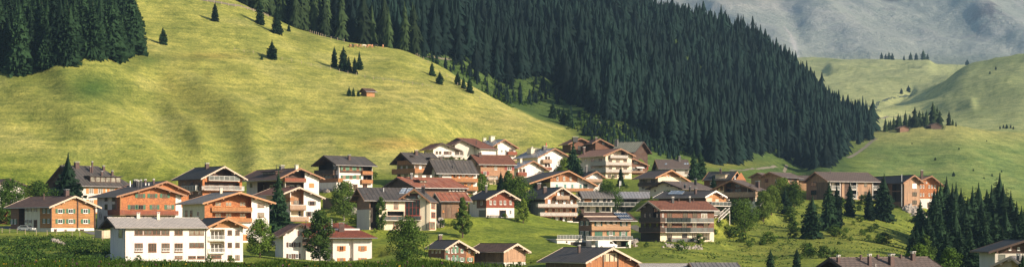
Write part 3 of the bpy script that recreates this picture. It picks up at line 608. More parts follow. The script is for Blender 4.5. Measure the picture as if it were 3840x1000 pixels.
# E3
h = H('white_house', 'broad white gabled house with two small brown balconies and a pale box on its roof', 'hotel', 'F', 692, 36, (206, 408), 285, roof=((207, 192), (321, 132), (433, 194)), side=70, rm='roof_metal', wm='white', barge='barge_wood', soffit='soffit_warm', og=1.4)
h.build().balc('S', 242, 300, 207, 229, 1.3, 'rail_tan').balc('S', 247, 300, 258, 276, 1.3, 'rail_red').win('S', [262, 280], 197, 15, 20, frame='frame_brown').win('S', [260, 282], 245, 15, 18, frame='frame_brown').win('S', [295, 346], 195, 16, 24, frame='frame_white', glass='frame_white', shutter=None).win('S', [296, 340], 248, 14, 20, frame='frame_white', glass='frame_white').win('W', 100, 200, 12, 16)
h.chim(172, 138, 160, 60, 'cream').chim(168, 128, 145, 12, 'cream').chim(262, 98, 136, 5, 'red_paint').chim(250, 124, 140, 30, 'tar')
# E4
h = H('white_house', 'small white gabled house with one brown balcony in front of the broad white one', 'hotel', 'F', 662, 36, (76, 248), 352, roof=((72, 266), (178, 214), (279, 275)), side=20, rm='roof_metal', wm='white', barge='barge_wood', soffit='soffit_warm', og=1.4)
h.build().balc('S', 76, 134, 291, 316, 1.3, 'rail_red').win('S', [92, 114], 279, 17, 22, frame='frame_brown').win('S', [130, 185], 262, 14, 20, frame='frame_white', glass='frame_white').chim(93, 205, 228, 16, 'cream').win('S', [200, 160], 330, 16, 20)
# D6
h = H('red_shingle_house', 'small house with dark red shingle upper floor, five white windows and a white lower floor', 'house', 'E', 512, 30, (678, 862), 590, roof=((676, 470), (794, 408), (906, 473)), side=566, rm='roof_charcoal', wm='white', barge='barge_pale', soffit='soffit', og=1.3)
h.zone('S', 676, 380, 866, 528, 'shingle_red').zone('W', 614, 440, 680, 528, 'shingle_brown').build()
h.win('S', [706, 733, 773, 800, 838], 492, 14, 26).win('W', [647], 492, 12, 28).win('W', [598], 492, 14, 28).door('S', 786, 588, 40, 46, 'glass').win('S', 838, 556, 13, 28).door('W', 652, 586, 40, 44, 'sh_gray').chim(676, 384, 424, 15, 'darkmetal')
mb = MB(); t0, t1, z0, z1 = h.rect('S', 700, 575, 770, 590, 2); mb.box(t0, t1, -2.4, -2, -1.5, z1, 'stone'); mb.build('terrace_wall', h.root)
# F1
h = H('large_chalet', 'large white chalet with orange trimmed gable, green shuttered windows and long orange balcony', 'hotel', 'F', 604, 22, (290, 585), 420, roof=((150, 364), (411, 279), (607, 381)), side=140, rm='roof_slate', wm='white', barge='barge_orange', soffit='soffit_warm', og=1.6)
h.zone('S', 290, 260, 470, 357, 'wood_orange_v').zone('W', 225, 320, 292, 358, 'wood_brown').build()
h.win('S', [336, 380, 424], 334, 14, 24, frame='frame_white').win('S', [333, 388, 435, 490], 383, 14, 22, frame='sh_teal', glass='sh_teal').win('S', 521, 382, 28, 24, frame='sh_dkgreen', glass='sh_dkgreen').win('W', [253, 180], 382, 15, 22, frame='sh_green').balc('S', 392, 575, 396, 416, 1.4, 'rail_orange')
mb = MB(); x = 368
for w in (3, 2, 4, 3, 4, 2, 3, 4):                               # faint worn lettering, unreadable at this distance
    t0, t1, z0, z1 = h.rect('S', x, 364, x + w - .7, 368); mb.box(t0, t1, -.03, -.004, z0, z1, 'offwhite'); x += w + .4
mb.build('faded_lettering', h.root)
# F2
h = H('balcony_chalet', 'orange boarded chalet with three pale balconies stacked on its front and white doors', 'hotel', 'F', 540, 24, (254, 462), 632, roof=((250, 464), (371, 389), (489, 469)), side=80, rm='roof_slate', wm='wood_orange_v', barge='barge_pale', soffit='soffit', og=1.6)
h.zone('W', 80, 400, 255, 493, 'wood_dark').zone('W', 80, 493, 255, 650, 'concrete').rec('S', 268, 530, 455, 556, 1.2, 'wood_orange_v').rec('S', 268, 585, 455, 612, 1.0, 'wood_orange_v').build()
h.balc('S', 330, 417, 445, 470, 1.3, 'rail_tan', cap='rail_white').balc('S', 208, 472, 498, 523, 1.5, 'rail_white').balc('S', 222, 470, 556, 581, 1.5, 'rail_white')
h.door('S', 281, 500, 18, 28, 'frame_white').door('S', 344, 448, 17, 28, 'frame_white').door('S', 370, 448, 17, 28, 'frame_white').door('S', 331, 502, 16, 26, 'frame_white').door('S', 382, 502, 16, 26, 'frame_white').door('S', 431, 502, 16, 28, 'frame_white')
h.win('S', [306, 357, 406], 489, 22, 22, frame='frame_brown').win('S', [288, 330, 362, 402, 440], 543, 24, 22, frame='frame_orange', d=1.2).door('S', 331, 612, 18, 26, 'frame_white').door('S', 380, 612, 18, 26, 'frame_white').win('S', [300, 350, 410, 440], 598, 22, 22, frame='frame_brown', d=1.0).win('W', [150], 482, 12, 18)
h.chim(212, 370, 402, 24, 'brick').chim(252, 394, 426, 22, 'brick')
mb = MB(); t0, t1, z0, z1 = h.rect('S', 245, 612, 474, 650, 3); mb.box(t0, t1, -3.3, -3, -2, z1, 'white'); mb.build('terrace_wall', h.root)
# F3, F4
h = H('modern_house', 'low modern white house with dull grey roof beside the orange boarded chalet', 'house', 'F', 574, 12, (480, 698), 560, eave=(500, 716, 459), ridge=417, side=446, gable='W', rm='roof_gray', wm='offwhite', barge='barge_dark', og=1.1, oe=1.1)
h.zone('S', 514, 462, 562, 488, 'wood_honey').rec('S', 515, 512, 690, 552, 1.4, 'offwhite').zone('S', 480, 500, 514, 560, 'wood_dark').build()
h.balc('S', 465, 712, 488, 512, 1.3, 'frame_white', 'glass').win('S', [500, 580, 604, 648, 676], 474, 16, 24, frame='frame_dark').win('S', [540, 600, 640, 668], 534, 18, 26, frame='frame_dark', d=1.4).win('W', 462, 474, 12, 20)
h = H('modern_house', 'long modern house with silver metal roof and full width glass balcony', 'house', 'F', 588, 8, (728, 985), 570, eave=(712, 1010, 462), ridge=421, side=712, gable='W', depth=11, rm='roof_metal', wm='offwhite', barge='barge_pale', og=1.0, oe=1.2)
h.rec('S', 735, 462, 865, 490, 1.2, 'wood_dark').rec('S', 735, 515, 975, 552, 1.0, 'offwhite').zone('S', 930, 464, 990, 490, 'wood_dark').build()
h.balc('S', 712, 992, 490, 514, 1.4, 'frame_white', 'glass').win('S', [752, 790, 818, 845], 477, 18, 24, frame='frame_dark', d=1.2).win('S', [760, 812, 860, 920], 534, 14, 28, frame='frame_dark', shutter='sh_gray', d=1.0, sw=.9).win('S', 895, 477, 40, 22, frame='frame_white', glass='frame_white')
# F5
h = H('balcony_hotel', 'cream hotel with three tiers of white slatted balconies and salmon brown roof', 'hotel', 'F', 678, 34, (655, 828), 332, roof=((640, 182), (756, 134), (856, 184)), side=488, rm='roof_salmon', wm='cream', barge='barge_wood', soffit='soffit', og=1.5)
h.rec('S', 690, 140, 802, 198, 1.2, 'cream').zone('W', 488, 170, 656, 340, 'offwhite').build()
h.balc('S', 688, 804, 178, 200, 1.0, 'rail_white', 'board').balc('S', 655, 828, 223, 247, 1.3, 'rail_white').balc('S', 655, 828, 270, 294, 1.3, 'rail_white').balc('W', 554, 657, 222, 245, 1.3, 'rail_white').balc('W', 528, 657, 269, 292, 1.3, 'rail_white')
h.win('S', [686, 736, 785], [212, 262], 24, 20, frame='frame_brown').win('S', [720, 770], 168, 22, 20, frame='frame_brown', d=1.2).win('W', [524], [213, 262], 12, 18).win('W', [568, 622], [212, 260], 20, 22, frame='frame_brown').win('S', [680, 720, 770], 316, 22, 22, frame='frame_brown').win('W', [570, 620], 312, 18, 18, frame='frame_brown')
h.chim(512, 130, 172, 14, 'brick').chim(528, 128, 146, 4, 'brick')
# F6
h = H('brown_house', 'brown timber house with big chimney block, left of the gables behind the balcony hotel', 'house', 'F', 742, 18, (425, 572), 170, roof=((407, 105), (491, 65), (593, 106)), depth=11, rm='roof_redbrown', wm='shingle_brown', barge='barge_wood', og=1.2).build()
h.win('S', [483, 551], 133, 22, 30, frame='frame_dark').win('S', 515, 133, 14, 30, frame='frame_brown').chim(470, 60, 80, 34, 'darkmetal')
h = H('brown_house', 'brown shingled gable house rising between the balcony hotel and the moss grey roof', 'house', 'F', 735, 18, (588, 730), 175, roof=((566, 100), (618, 69), (760, 140)), depth=10, rm='roof_redbrown', wm='shingle_brown', barge='barge_wood', og=1.2).build()
h.win('S', 640, 100, 12, 14).chim(600, 64, 82, 14, 'brick')
h = H('moss_roof_house', 'house with a pale moss grey roof and tall chimney behind the balcony hotel', 'house', 'F', 722, -24, (690, 838), 195, eave=(682, 852, 160), ridge=93, depth=14, gable='W', rm='roof_moss', wm='wood_dark', barge='barge_dark', og=1.2).build()
h.chim(726, 80, 118, 22, 'tar').win('S', [740, 780], 178, 14, 14)
h = H('brown_house', 'small dark brown timber house with white awning at the foot of the balcony hotel', 'house', 'F', 708, 20, (808, 930), 345, roof=((770, 226), (838, 199), (947, 246)), depth=10, rm='roof_redbrown', wm='shingle_brown', barge='barge_wood', og=1.2)
h.zone('S', 820, 290, 925, 350, 'wood_honey').build(); h.win('S', 856, 227, 30, 22, frame='frame_dark').win('S', [835, 856, 890], 270, 18, 20, frame='frame_white').balc('S', 826, 915, 284, 293, 1.2, 'rail_tan')
mb = MB(); t0, t1, z0, z1 = h.rect('S', 862, 256, 912, 262, 1); mb.hexa([(t0, -1.6, z0 - .2), (t1, -1.6, z0 - .2), (t1, -.01, z1), (t0, -.01, z1), (t0, -1.6, z0 - .1), (t1, -1.6, z0 - .1), (t1, -.01, z1 + .1), (t0, -.01, z1 + .1)], 'cloth_white'); mb.build('awning', h.root)
# F7
h = H('chalet', 'small white chalet with dark roof and tan balcony tucked below the balcony hotel', 'house', 'F', 626, 22, (524, 632), 415, roof=((498, 332), (596, 284), (662, 329)), depth=10, rm='roof_charcoal', wm='white', barge='barge_wood', og=1.2)
h.build().balc('S', 530, 634, 335, 355, 1.2, 'rail_tan').win('S', [560, 590], 322, 16, 20, frame='frame_white', glass='frame_white').win('S', [565, 600], 378, 18, 24, frame='frame_white').chim(529, 252, 292, 14, 'tar')
# F8 = H-side
h = H('chalet', 'cream and brown chalet with orange edged gable above the village lawn and flagpole', 'house', 'H', 596, 30, (195, 362), 240, roof=((180, 160), (273, 115), (384, 182)), side=85, rm='roof_taupe', wm='cream', barge='barge_orange', soffit='soffit_warm', og=1.4)
h.zone('S', 195, 110, 365, 158, 'wood_honey').rec('W', 90, 160, 190, 190, 1.2, 'offwhite').build()
h.win('W', [122, 166], 180, 24, 16, frame='frame_brown', d=1.2).balc('W', 78, 196, 190, 203, 1.3, 'rail_dark').win('S', [245, 262], 155, 6, 10).win('S', [220, 260, 330], 190, 14, 14, frame='frame_brown').win('W', [110, 150], 220, 18, 16)
h = H('chalet', 'low cream gabled house whose long taupe roof runs back to the right', 'house', 'H', 566, -36, (148, 325), 275, roof=((122, 224), (221, 180), (333, 223)), side=492, rm='roof_taupe', wm='cream', barge='barge_dark', og=1.2)
h.build().win('S', [178], 234, 8, 10, frame='frame_brown').win('S', [216, 222], 246, 8, 8, frame='frame_brown').win('S', [250, 280], 206, 10, 8, frame='frame_brown').win('E', [420, 460], 236, 16, 14).chim(409, 172, 202, 12, 'darkmetal', 1).chim(378, 214, 232, 10, 'darkmetal', 1).chim(320, 176, 192, 4, 'metal', 1)
h = H('solar_roof_chalet', 'orange timber gabled chalet with flat solar collectors on its roof, terraces and white stairs', 'house', 'H', 524, 52, (468, 588), 360, roof=((464, 270), (526, 234), (591, 271)), side=200, rm='roof_slate', wm='wood_honey', barge='barge_white', soffit='soffit_warm', og=1.0)
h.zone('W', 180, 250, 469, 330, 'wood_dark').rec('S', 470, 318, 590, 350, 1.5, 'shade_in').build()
h.win('S', 486, 292, 34, 34, frame='barge_pale', glass='barge_pale', mull=(1, 1)).win('S', 532, 298, 20, 30, frame='barge_pale', glass='barge_pale', mull=(1, 1)).onroof('solar_panel', [(250, 258), (330, 258), (348, 239), (272, 239)], 'skylight', 0, .2, 4).chim(409, 224, 252, 13, 'brick').chim(377, 214, 238, 9, 'darkmetal')
h.balc('S', 503, 612, 297, 321, 3.0, 'barge_white', 'glass').balc('S', 500, 602, 352, 379, 3.4, 'rail_tan', 'bars', cap='barge_white')
mb = MB(); ts, zs = h.fc('S', 540, 412, 4.4); te, ze = h.fc('S', 604, 352, 4.4)
for k in (0, 1):
    y = -4.4 + k * 1.3
    mb.tube((ts, y, zs), (te, y, ze), .12, .12, 'barge_white', 4); mb.tube((ts, y, zs + 1), (te, y, ze + 1), .08, .08, 'barge_white', 4)
    for i in range(9): t = i / 8; mb.tube((ts + (te - ts) * t, y, zs + (ze - zs) * t), (ts + (te - ts) * t, y, zs + (ze - zs) * t + 1), .04, .04, 'barge_white', 4)
for i in range(14):
    t = i / 13; x = ts + (te - ts) * t; z = zs + (ze - zs) * t; mb.box(x - .18, x + .18, -4.35, -3.15, z - .05, z, 'rail_tan')
mb.tube((te, -3.1, -5), (te, -3.1, ze), .1, .1, 'barge_white', 6); mb.tube((te, -4.4, -5), (te, -4.4, ze), .1, .1, 'barge_white', 6)
mb.build('outside_stair', h.root)
# H4
h = H('apartment_chalet', 'big dark timber apartment chalet with red roof and two balconies hung with dark panels', 'apartment house', 'H', 488, 30, (207, 515), 525, eave=(208, 545, 345), ridge=295, side=95, gable='W', rm='roof_redbrown', wm='shingle_tan', barge='barge_pale', og=1.4, oe=1.2)
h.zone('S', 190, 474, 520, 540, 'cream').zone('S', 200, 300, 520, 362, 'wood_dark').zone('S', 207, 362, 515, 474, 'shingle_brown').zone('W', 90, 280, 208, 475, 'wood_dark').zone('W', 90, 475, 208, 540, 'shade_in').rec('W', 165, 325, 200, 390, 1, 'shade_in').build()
h.balc('S', 205, 515, 388, 414, 1.5, 'frame_brown', 'glass').balc('S', 205, 513, 444, 470, 1.5, 'frame_brown', 'glass').balc('S', 272, 424, 504, 526, 1.5, 'frame_brown', 'glass').balc('W', 85, 208, 388, 414, 1.5, 'rail_dark').balc('W', 85, 208, 443, 470, 1.5, 'rail_dark')
for y in (401, 457):
    for i in range(5):
        t0, t1, z0, z1 = h.rect('S', 248 + i * 27, y - 12, 273 + i * 27, y + 13, 1.6); mb = MB(); mb.box(t0, t1, -1.66, -1.56, z0, z1, 'teal_panel'); mb.build('balcony_panel', h.root)
h.win('S', [260, 350, 405], 375, 26, 26, frame='frame_dark').win('S', 458, 378, 34, 26, frame='frame_white', glass='glass_curtain').win('S', [260, 345, 403, 468], 432, 28, 28, frame='frame_dark').win('S', [260, 346, 404], 492, 28, 26, frame='frame_dark').win('S', 470, 494, 38, 38, frame='frame_dark').win('S', 222, 482, 10, 10).win('S', 222, [377, 432], 10, 22)
h.win('W', [190, 120, 150], [377, 432], 12, 26, frame='frame_dark').win('W', [177, 190], 345, 8, 16, frame='frame_orange').chim(278, 276, 304, 14, 'darkmetal').chim(376, 274, 300, 9, 'darkmetal').chim(314, 280, 298, 4, 'brick').chim(398, 282, 298, 4, 'brick')
# H5
h = H('grey_roof_house', 'shingled house with grey roof, shed dormer and orange gable beside the twin spruces', 'house', 'H', 642, -16, (458, 640), 212, eave=(448, 612, 175), ridge=127, depth=13, gable='E', rm='roof_charcoal', wm='shingle_brown', barge='barge_orange', og=1.2)
h.zone('E', 400, 100, 700, 175, 'wood_orange_v').build(); h.dormer(522, 580, 138, 166, rm='roof_gray', wm='beige', glass=False).chim(552, 112, 136, 10, 'brick').win('S', [500, 590], 190, 14, 14).win('E', 634, 160, 8, 16)
# H6
h = H('terrace_chalet', 'wide gabled chalet with taupe roof, timber loggia, tan balcony and white terrace wall', 'house', 'H', 566, -28, (535, 752), 345, roof=((484, 235), (611, 174), (757, 232)), side=790, rm='roof_taupe', wm='cream', barge='barge_wood', soffit='soffit', og=1.8)
h.rec('S', 572, 175, 705, 245, 1.8, 'wood_brown').rec('S', 709, 205, 740, 248, 1.5, 'wood_brown').rec('S', 590, 272, 740, 298, 1.6, 'wood_brown').build()
h.balc('S', 560, 752, 244, 269, 1.5, 'rail_tan').win('S', [606, 652], 236, 36, 26, frame='frame_brown', d=1.8).win('S', [600, 650], 205, 30, 22, frame='frame_brown', d=1.8).win('S', 690, 286, 50, 22, frame='frame_dark', d=1.6).win('S', 560, 222, 18, 22, frame='frame_orange').win('S', 702, 325, 18, 10, frame='frame_dark').chim(764, 185, 216, 20, 'brick', 1)
mb = MB(); t0, t1, z0, z1 = h.rect('S', 676, 297, 768, 345, 3.5); mb.box(t0, t1, -3.8, -3.5, -3, z1, 'white'); mb.box(t1 - .3, t1, -3.49, -.02, -3, z1, 'white'); mb.build('terrace_wall', h.root)
# H7
h = H('grey_roof_house', 'cream house with flat taupe roof and two skylights high behind the twin spruces', 'house', 'H', 722, 10, (212, 372), 175, eave=(196, 384, 108), ridge=58, depth=13, gable='W', rm='roof_taupe', wm='offwhite', barge='barge_wood', og=1.0, oe=1.0)
h.build().chim(318, 42, 66, 12, 'tar').win('S', [240, 357], 126, 18, 22, frame='frame_brown').win('S', [290], 126, 18, 22).onroof('roof_window', [(232, 86), (244, 86), (247, 80), (236, 80)], 'skylight').onroof('roof_window', [(344, 84), (354, 84), (356, 78), (347, 78)], 'skylight').onroof('roof_window', [(358, 84), (368, 84), (370, 78), (361, 78)], 'skylight')
# I-side
h = H('wooden_house', 'plain board gabled house at the far left of the wooden row, roof tip only showing', 'house', 'I', 672, -25, (28, 120), 175, roof=((8, 108), (66, 78), (128, 108)), side=150, rm='roof_taupe', wm='wood_light', barge='barge_wood', og=1.0).build()
h = H('wooden_house', 'tan vertical board house with dark square window and taupe roof behind young trees', 'house', 'I', 650, -32, (92, 212), 178, roof=((72, 108), (141, 74), (222, 106)), side=328, rm='roof_taupe', wm='wood_larch_v', barge='barge_wood', og=1.1)
h.build().win('S', 127, 127, 18, 22, frame='frame_dark').win('E', [234, 276, 308], 128, 12, 18, frame='frame_dark').win('S', 185, 130, 10, 18)
h = H('wooden_house', 'low wooden link building between the tan board house and the long timber building', 'house', 'I', 670, 5, (322, 400), 190, eave=(318, 400, 122), ridge=97, depth=9, gable='W', rm='roof_taupe', wm='wood_light', barge='barge_wood', og=.5, oe=.7).build()
h = H('timber_building', 'long vertical timber building with taupe roof and white railed balcony bays on the hill crest', 'apartment house', 'I', 640, 30, (516, 838), 246, eave=(508, 846, 133), ridge=77, side=376, gable='W', rm='roof_taupe', wm='wood_larch_v', barge='barge_wood', soffit='soffit', og=1.5, oe=1.1)
for x0, x1 in ((526, 586), (652, 692), (792, 838)):
    h.rec('S', x0, 136, x1, 185, 1.5, 'shade_in').rec('S', x0, 188, x1, 240, 1.5, 'shade_in')
h.zone('S', 615, 133, 652, 250, 'wood_dark').zone('S', 586, 133, 600, 250, 'wood_dark').zone('W', 440, 140, 515, 250, 'wood_grey_v').build()
for x0, x1 in ((526, 586), (652, 692), (792, 838)):
    h.balc('S', x0, x1, 159, 185, .15, 'frame_white', 'white').balc('S', x0, x1, 214, 240, .15, 'frame_white', 'white').win('S', (x0 + x1) / 2, [160, 212], (x1 - x0) * .8, 40, frame='frame_dark', d=1.5, mull=(3, 1))
h.win('W', 422, [150, 202], 34, 28, frame='frame_dark', mull=(2, 1)).win('S', [748], [153, 207], 16, 24, frame='frame_dark').win('S', [697], [153, 207], 8, 24, frame='frame_dark').chim(527, 58, 84, 3, 'darkmetal')
for x in (525, 587, 652, 692, 792): 
    t0, z0 = h.fc('S', x, 240, .15); mb = MB(); mb.box(t0 - .1, t0 + .1, -.3, -.16, -1, h.zr(0) - .4, 'barge_white'); mb.build('column', h.root)
h = H('timber_building', 'dark roofed timber block ending in a plain vertical board gable above the rock bank', 'apartment house', 'J', 640, 36, (186, 284), 298, roof=((180, 142), (251, 92), (315, 142)), side=-40, rm='roof_charcoal', wm='wood_larch_v', barge='barge_wood', og=1.4)
h.zone('W', -60, 90, 187, 320, 'wood_brown').rec('W', 20, 145, 80, 190, 1.4, 'shade_in').rec('W', 20, 198, 80, 260, 1.4, 'shade_in').rec('W', 110, 145, 165, 190, 1.4, 'shade_in').rec('W', 110, 198, 165, 260, 1.4, 'shade_in').build()
h.win('S', 251, [212, 263], 28, 24, frame='frame_dark', mull=(2, 1)).win('S', 250, 161, 27, 30, frame='frame_white', glass='cloth_white', mull=(1, 1)).balc('W', 20, 80, 172, 190, .1, 'frame_white', 'white').balc('W', 20, 80, 240, 260, .1, 'frame_white', 'white')
mb = MB(); t0, z0 = h.fc('W', 170, 290, .5); mb.tube((-.5, t0, z0), (-.5, t0, z0 + 11), .16, .16, 'metal', 6); mb.build('downpipe', h.root)
h = H('orange_hotel', 'orange shingle inn with rows of small white windows above a white base', 'hotel', 'J', 668, 22, (272, 402), 304, roof=((252, 142), (361, 97), (438, 160)), depth=14, rm='roof_salmon', wm='shingle_orange', barge='barge_wood', soffit='soffit_warm', og=1.6)
h.zone('S', 270, 241, 410, 330, 'white').build()
h.win('S', [290, 307, 343, 360, 378], 216, 9, 20).win('S', [290, 307, 343, 360, 378], 165, 9, 20).win('S', [326], 140, 8, 12).win('S', 345, 280, 26, 30, frame='frame_brown').win('S', [292, 380], 268, 10, 14).chim(303, 66, 122, 14, 'brick').chim(282, 72, 84, 3, 'darkmetal')
# bottom right
h = H('white_chalet', 'dark timber over white chalet cut by the right edge, lowest right corner', 'house', 'J', 345, 14, (757, 1040), 700, roof=((716, 574), (948, 500), (1100, 560)), depth=12, rm='roof_charcoal', wm='offwhite', barge='barge_dark', soffit='soffit', og=1.2)
h.zone('S', 750, 480, 1060, 585, 'wood_dark').build(); h.win('S', 801, 607, 40, 34, frame='sh_gray', glass='sh_gray', mull=(1, 1)).win('S', [850, 905], 555, 14, 20)
h = H('low_roof_house', 'low grey roofed house half below the frame at the lower right corner', 'house', 'J', 300, -22, (745, 860), 740, roof=((725, 662), (852, 602), (935, 660)), side=990, rm='roof_gray', wm='beige', barge='barge_pale', og=1.0).build()
h.chim(863, 600, 634, 20, 'tar', 1)
h = H('brown_roof_house', 'house whose wide brown roof with many square chimneys shows at the bottom edge', 'house', 'V', 262, 42, (1450, 3050), 1100, eave=(1390, 3300, 720), ridge=322, side=560, gable='W', rm='roof_taupe', wm='white', barge='barge_dark', og=1.0, oe=1.2)
h.zone('W', 500, 300, 1500, 900, 'wood_dark').build()
h.win('W', [1045, 1085], 500, 30, 45, mull=(1, 1))
for x, t, b, w, m in ((1435, 275, 372, 36, 'brick'), (1600, 300, 475, 64, 'brick'), (1765, 268, 355, 44, 'brick'), (2020, 300, 470, 100, 'brick'), (2210, 268, 345, 30, 'brick'), (2440, 250, 380, 80, 'brick'), (1720, 448, 510, 12, 'metal'), (1190, 305, 345, 8, 'darkmetal')): h.chim(x, t, b, w, m)
h.chim(945, 320, 420, 60, 'brick')
# bottom centre
h = H('brown_shingle_house', 'little dark brown shingle house with mint shutters and thick white window frames', 'house', 'L', 430, 30, (515, 1048), 700, roof=((526, 345), (769, 185), (1137, 398)), side=222, rm='roof_slate', wm='shingle_brown', barge='barge_pale', soffit='soffit', og=1.2)
h.zone('S', 905, 300, 1060, 636, 'rail_orange').zone('S', 905, 637, 1060, 760, 'white').zone('S', 515, 650, 905, 760, 'stone').build()
h.win('S', [588, 646, 706], 380, 30, 72, shutter=None).win('S', [588, 646, 706, ], 532, 30, 72).win('S', 720, 277, 32, 48).win('S', 960, 388, 32, 50).win('S', 826, 380, 50, 66, glass='sh_mint', mull=(1, 1)).win('S', 823, 532, 46, 70, shutter='sh_mint', sw=.55).win('S', 972, 532, 46, 70, shutter='sh_mint', sw=.55)
for y in (380, 532):
    for x in (551, 675, 741):
        t0, z0 = h.fc('S', x, y + 32); link('shutter', shutter_data(.55, 1.45, 'sh_mint'), h.root, (t0, -.01, z0))
h.win('W', [300, 372, 432], [380, 532], 26, 68).chim(433, 96, 178, 62, 'brick')
h = H('wooden_barn', 'tan board barn with brown tiled roof on a whitewashed base, beside the brown shingle house', 'barn', 'L', 432, 46, (1578, 1968), 720, roof=((1576, 392), (1825, 245), (2068, 395)), side=1052, rm='roof_brown', wm='wood_larch_v', barge='barge_pale', og=1.3)
h.zone('S', 1578, 588, 1980, 800, 'white').zone('W', 1040, 575, 1578, 800, 'concrete').zone('W', 1040, 360, 1578, 575, 'wood_grey_v').build()
h.door('W', 1470, 715, 80, 70, 'shade_in').win('S', 1960, 620, 6, 10)
h = H('timber_barn', 'big barn with wide grey tiled roof and orange boarded gable at the bottom edge', 'barn', 'G', 400, 40, (500, 955), 800, roof=((495, 634), (708, 517), (972, 657)), side=180, rm='roof_gray', wm='wood_orange_v', barge='barge_pale', soffit='soffit', og=1.4)
h.rm = 'roof_slate'; h.zone('W', 150, 560, 500, 800, 'wood_grey_v').zone('S', 640, 560, 745, 625, 'beige').build(); h.chim(443, 506, 556, 20, 'brick')
mb = MB()
for x in (632, 747): t0, t1, z0, z1 = h.rect('S', x - 3, 560, x + 3, 760); mb.box(t0, t1, -.2, -.005, z0, z1, 'wood_dark')
for i in range(3): t0, t1, z0, z1 = h.rect('S', 645 + i * 36, 570, 649 + i * 36, 625); mb.box(t0, t1, -.12, -.005, z0, z1, 'wood_dark')
mb.build('timber_frame', h.root)
# G2
h = H('timber_house', 'light timber house with solar panels on its brown roof and garages under a terrace', 'house', 'G', 468, 22, (543, 850), 518, eave=(525, 902, 305), ridge=244, side=440, gable='W', rm='roof_brown', wm='wood_light', barge='barge_dark', og=1.5, oe=1.1)
h.zone('S', 543, 456, 850, 540, 'white').zone('W', 440, 456, 543, 540, 'white').zone('W', 440, 240, 543, 456, 'wood_brown').rec('S', 585, 465, 828, 512, 1.8, 'shade_in').build()
h.win('S', 596, 329, 32, 36, shutter='sh_dkgreen', frame='barge_pale', sw=.45).win('S', [670, 718], 323, 20, 22, shutter='sh_dkgreen', frame='barge_pale', sw=.6).win('S', 795, 330, 30, 34, shutter='sh_dkgreen', frame='barge_pale', sw=.45)
h.win('S', 597, 422, 60, 58, frame='sh_green', glass='sh_green', mull=(4, 1)).win('S', 693, 406, 28, 30, shutter='sh_green', sw=.6).win('S', 791, 420, 28, 56, shutter='sh_green', sw=.6, mull=(3, 3)).win('W', [467, 510], 326, 16, 30, shutter='sh_dkgreen', sw=.6).win('W', [467, 508], 418, 24, 58, shutter='sh_dkgreen', sw=.4, mull=(3, 2))
h.win('S', [640, 700, 755], 485, 34, 34, frame='frame_white', d=1.8).win('S', 820, 484, 14, 32, frame='sh_green', glass='sh_green')
h.balc('S', 500, 865, 426, 456, 2.0, 'metal', 'glass').onroof('solar_panel', [(768, 300), (866, 300), (812, 250), (714, 250)], 'solar', 0, .2, 5).onroof('snow_guard', [(480, 277), (740, 277), (738, 274), (480, 274)], 'barge_pale', 0, .2)
mb = MB()
for i in range(20):
    x = 551 + i * 15.2; t0, z0 = h.fc('S', x, 384, .3); mb.box(t0 - .12, t0 + .12, -.5, -.005, z0 - .1, z0 + .12, 'wood_dark')
mb.build('beam_end', h.root)
# its garage terrace on the left
mb = MB(); t0, t1, z0, z1 = h.rect('S', 282, 457, 541, 512, 0); mb.box(t0, -2.3, 1.0, 8, z0 - 2, z1, 'white'); mb.box(t0 - .3, -2.25, .7, 8.3, z1 + .003, z1 + .25, 'offwhite')
for x0, x1 in ((378, 485), (497, 515)):
    a0, a1, b0, b1 = h.rect('S', x0, 474, x1, 507, -1.0); mb.box(a0, min(a1, -2.5), .93, .99, b0, b1, 'shade_in')
a0, a1, b0, b1 = h.rect('S', 341, 466, 352, 480, -1.0); mb.box(a0, a1, .93, .99, b0, b1, 'glass')
o = mb.build('garage_terrace', h.root); r = MB()
for i in range(9): x = t0 + (-2.4 - t0) * i / 8; r.tube((x, .85, z1 + .25), (x, .85, z1 + 1.2), .04, .04, 'metal', 4)
r.tube((t0, .85, z1 + 1.2), (-2.4, .85, z1 + 1.2), .05, .05, 'metal', 4); r.box(t0, -2.4, .83, .86, z1 + .35, z1 + 1.1, 'glass_rail'); r.build('railing', o)
GT = (h, t0, z1)
# low flat roofs on the bottom edge
H('low_roof_house', 'low flat grey roof at the bottom edge, just right of the big grey roofed barn', 'house', 'H', 395, 8, (120, 372), 760, eave=(100, 388, 680), ridge=650, depth=9, gable='W', rm='roof_silver', wm='white', og=.5, oe=.7).build()
H('low_roof_house', 'low flat grey roof at the bottom edge, second right of the big grey roofed barn', 'house', 'H', 390, 8, (400, 660), 760, eave=(392, 672, 676), ridge=646, depth=9, gable='W', rm='roof_gray', wm='white', og=.5, oe=.7).build()
# huts on the hills
def hut(px, py, Y, w, hgt, d, a, label, rm='roof_brown', wm='shingle_red', cat='hut'):
    k = w / 2
    return H('hay_hut', label, cat, 'N', Y, a, (px - w * .25, px + w * .5), py, roof=((px - w * .36, py - hgt * .62), (px + w * .12, py - hgt), (px + w * .6, py - hgt * .62)), side=px - w * .55, rm=rm, wm=wm, barge='barge_dark', og=.5, th=.15, group='hay huts on the slopes').build()
h = H('hay_hut', 'small red log hay hut with brown roof alone on the sunny slope beside small spruces', 'hut', 'N', 762, 36, (1375, 1405), 363, eave=(1372, 1414, 344), ridge=333, side=1354, gable='W', rm='roof_brown', wm='log_old', barge='barge_dark', og=.7, oe=.7, th=.15, group='hay huts on the slopes')
h.zone('S', 1370, 340, 1410, 370, 'wood_honey').build()
hut(3386, 495, 1262, 44, 24, 6, 24, 'pale roofed hay hut with red gable at the left end of the far spruce row', 'roof_salmon', 'wood_brown')
hut(3504, 490, 1264, 52, 30, 6, 22, 'dark brown hay barn at the right end of the far spruce row', 'roof_brown', 'wood_dark')
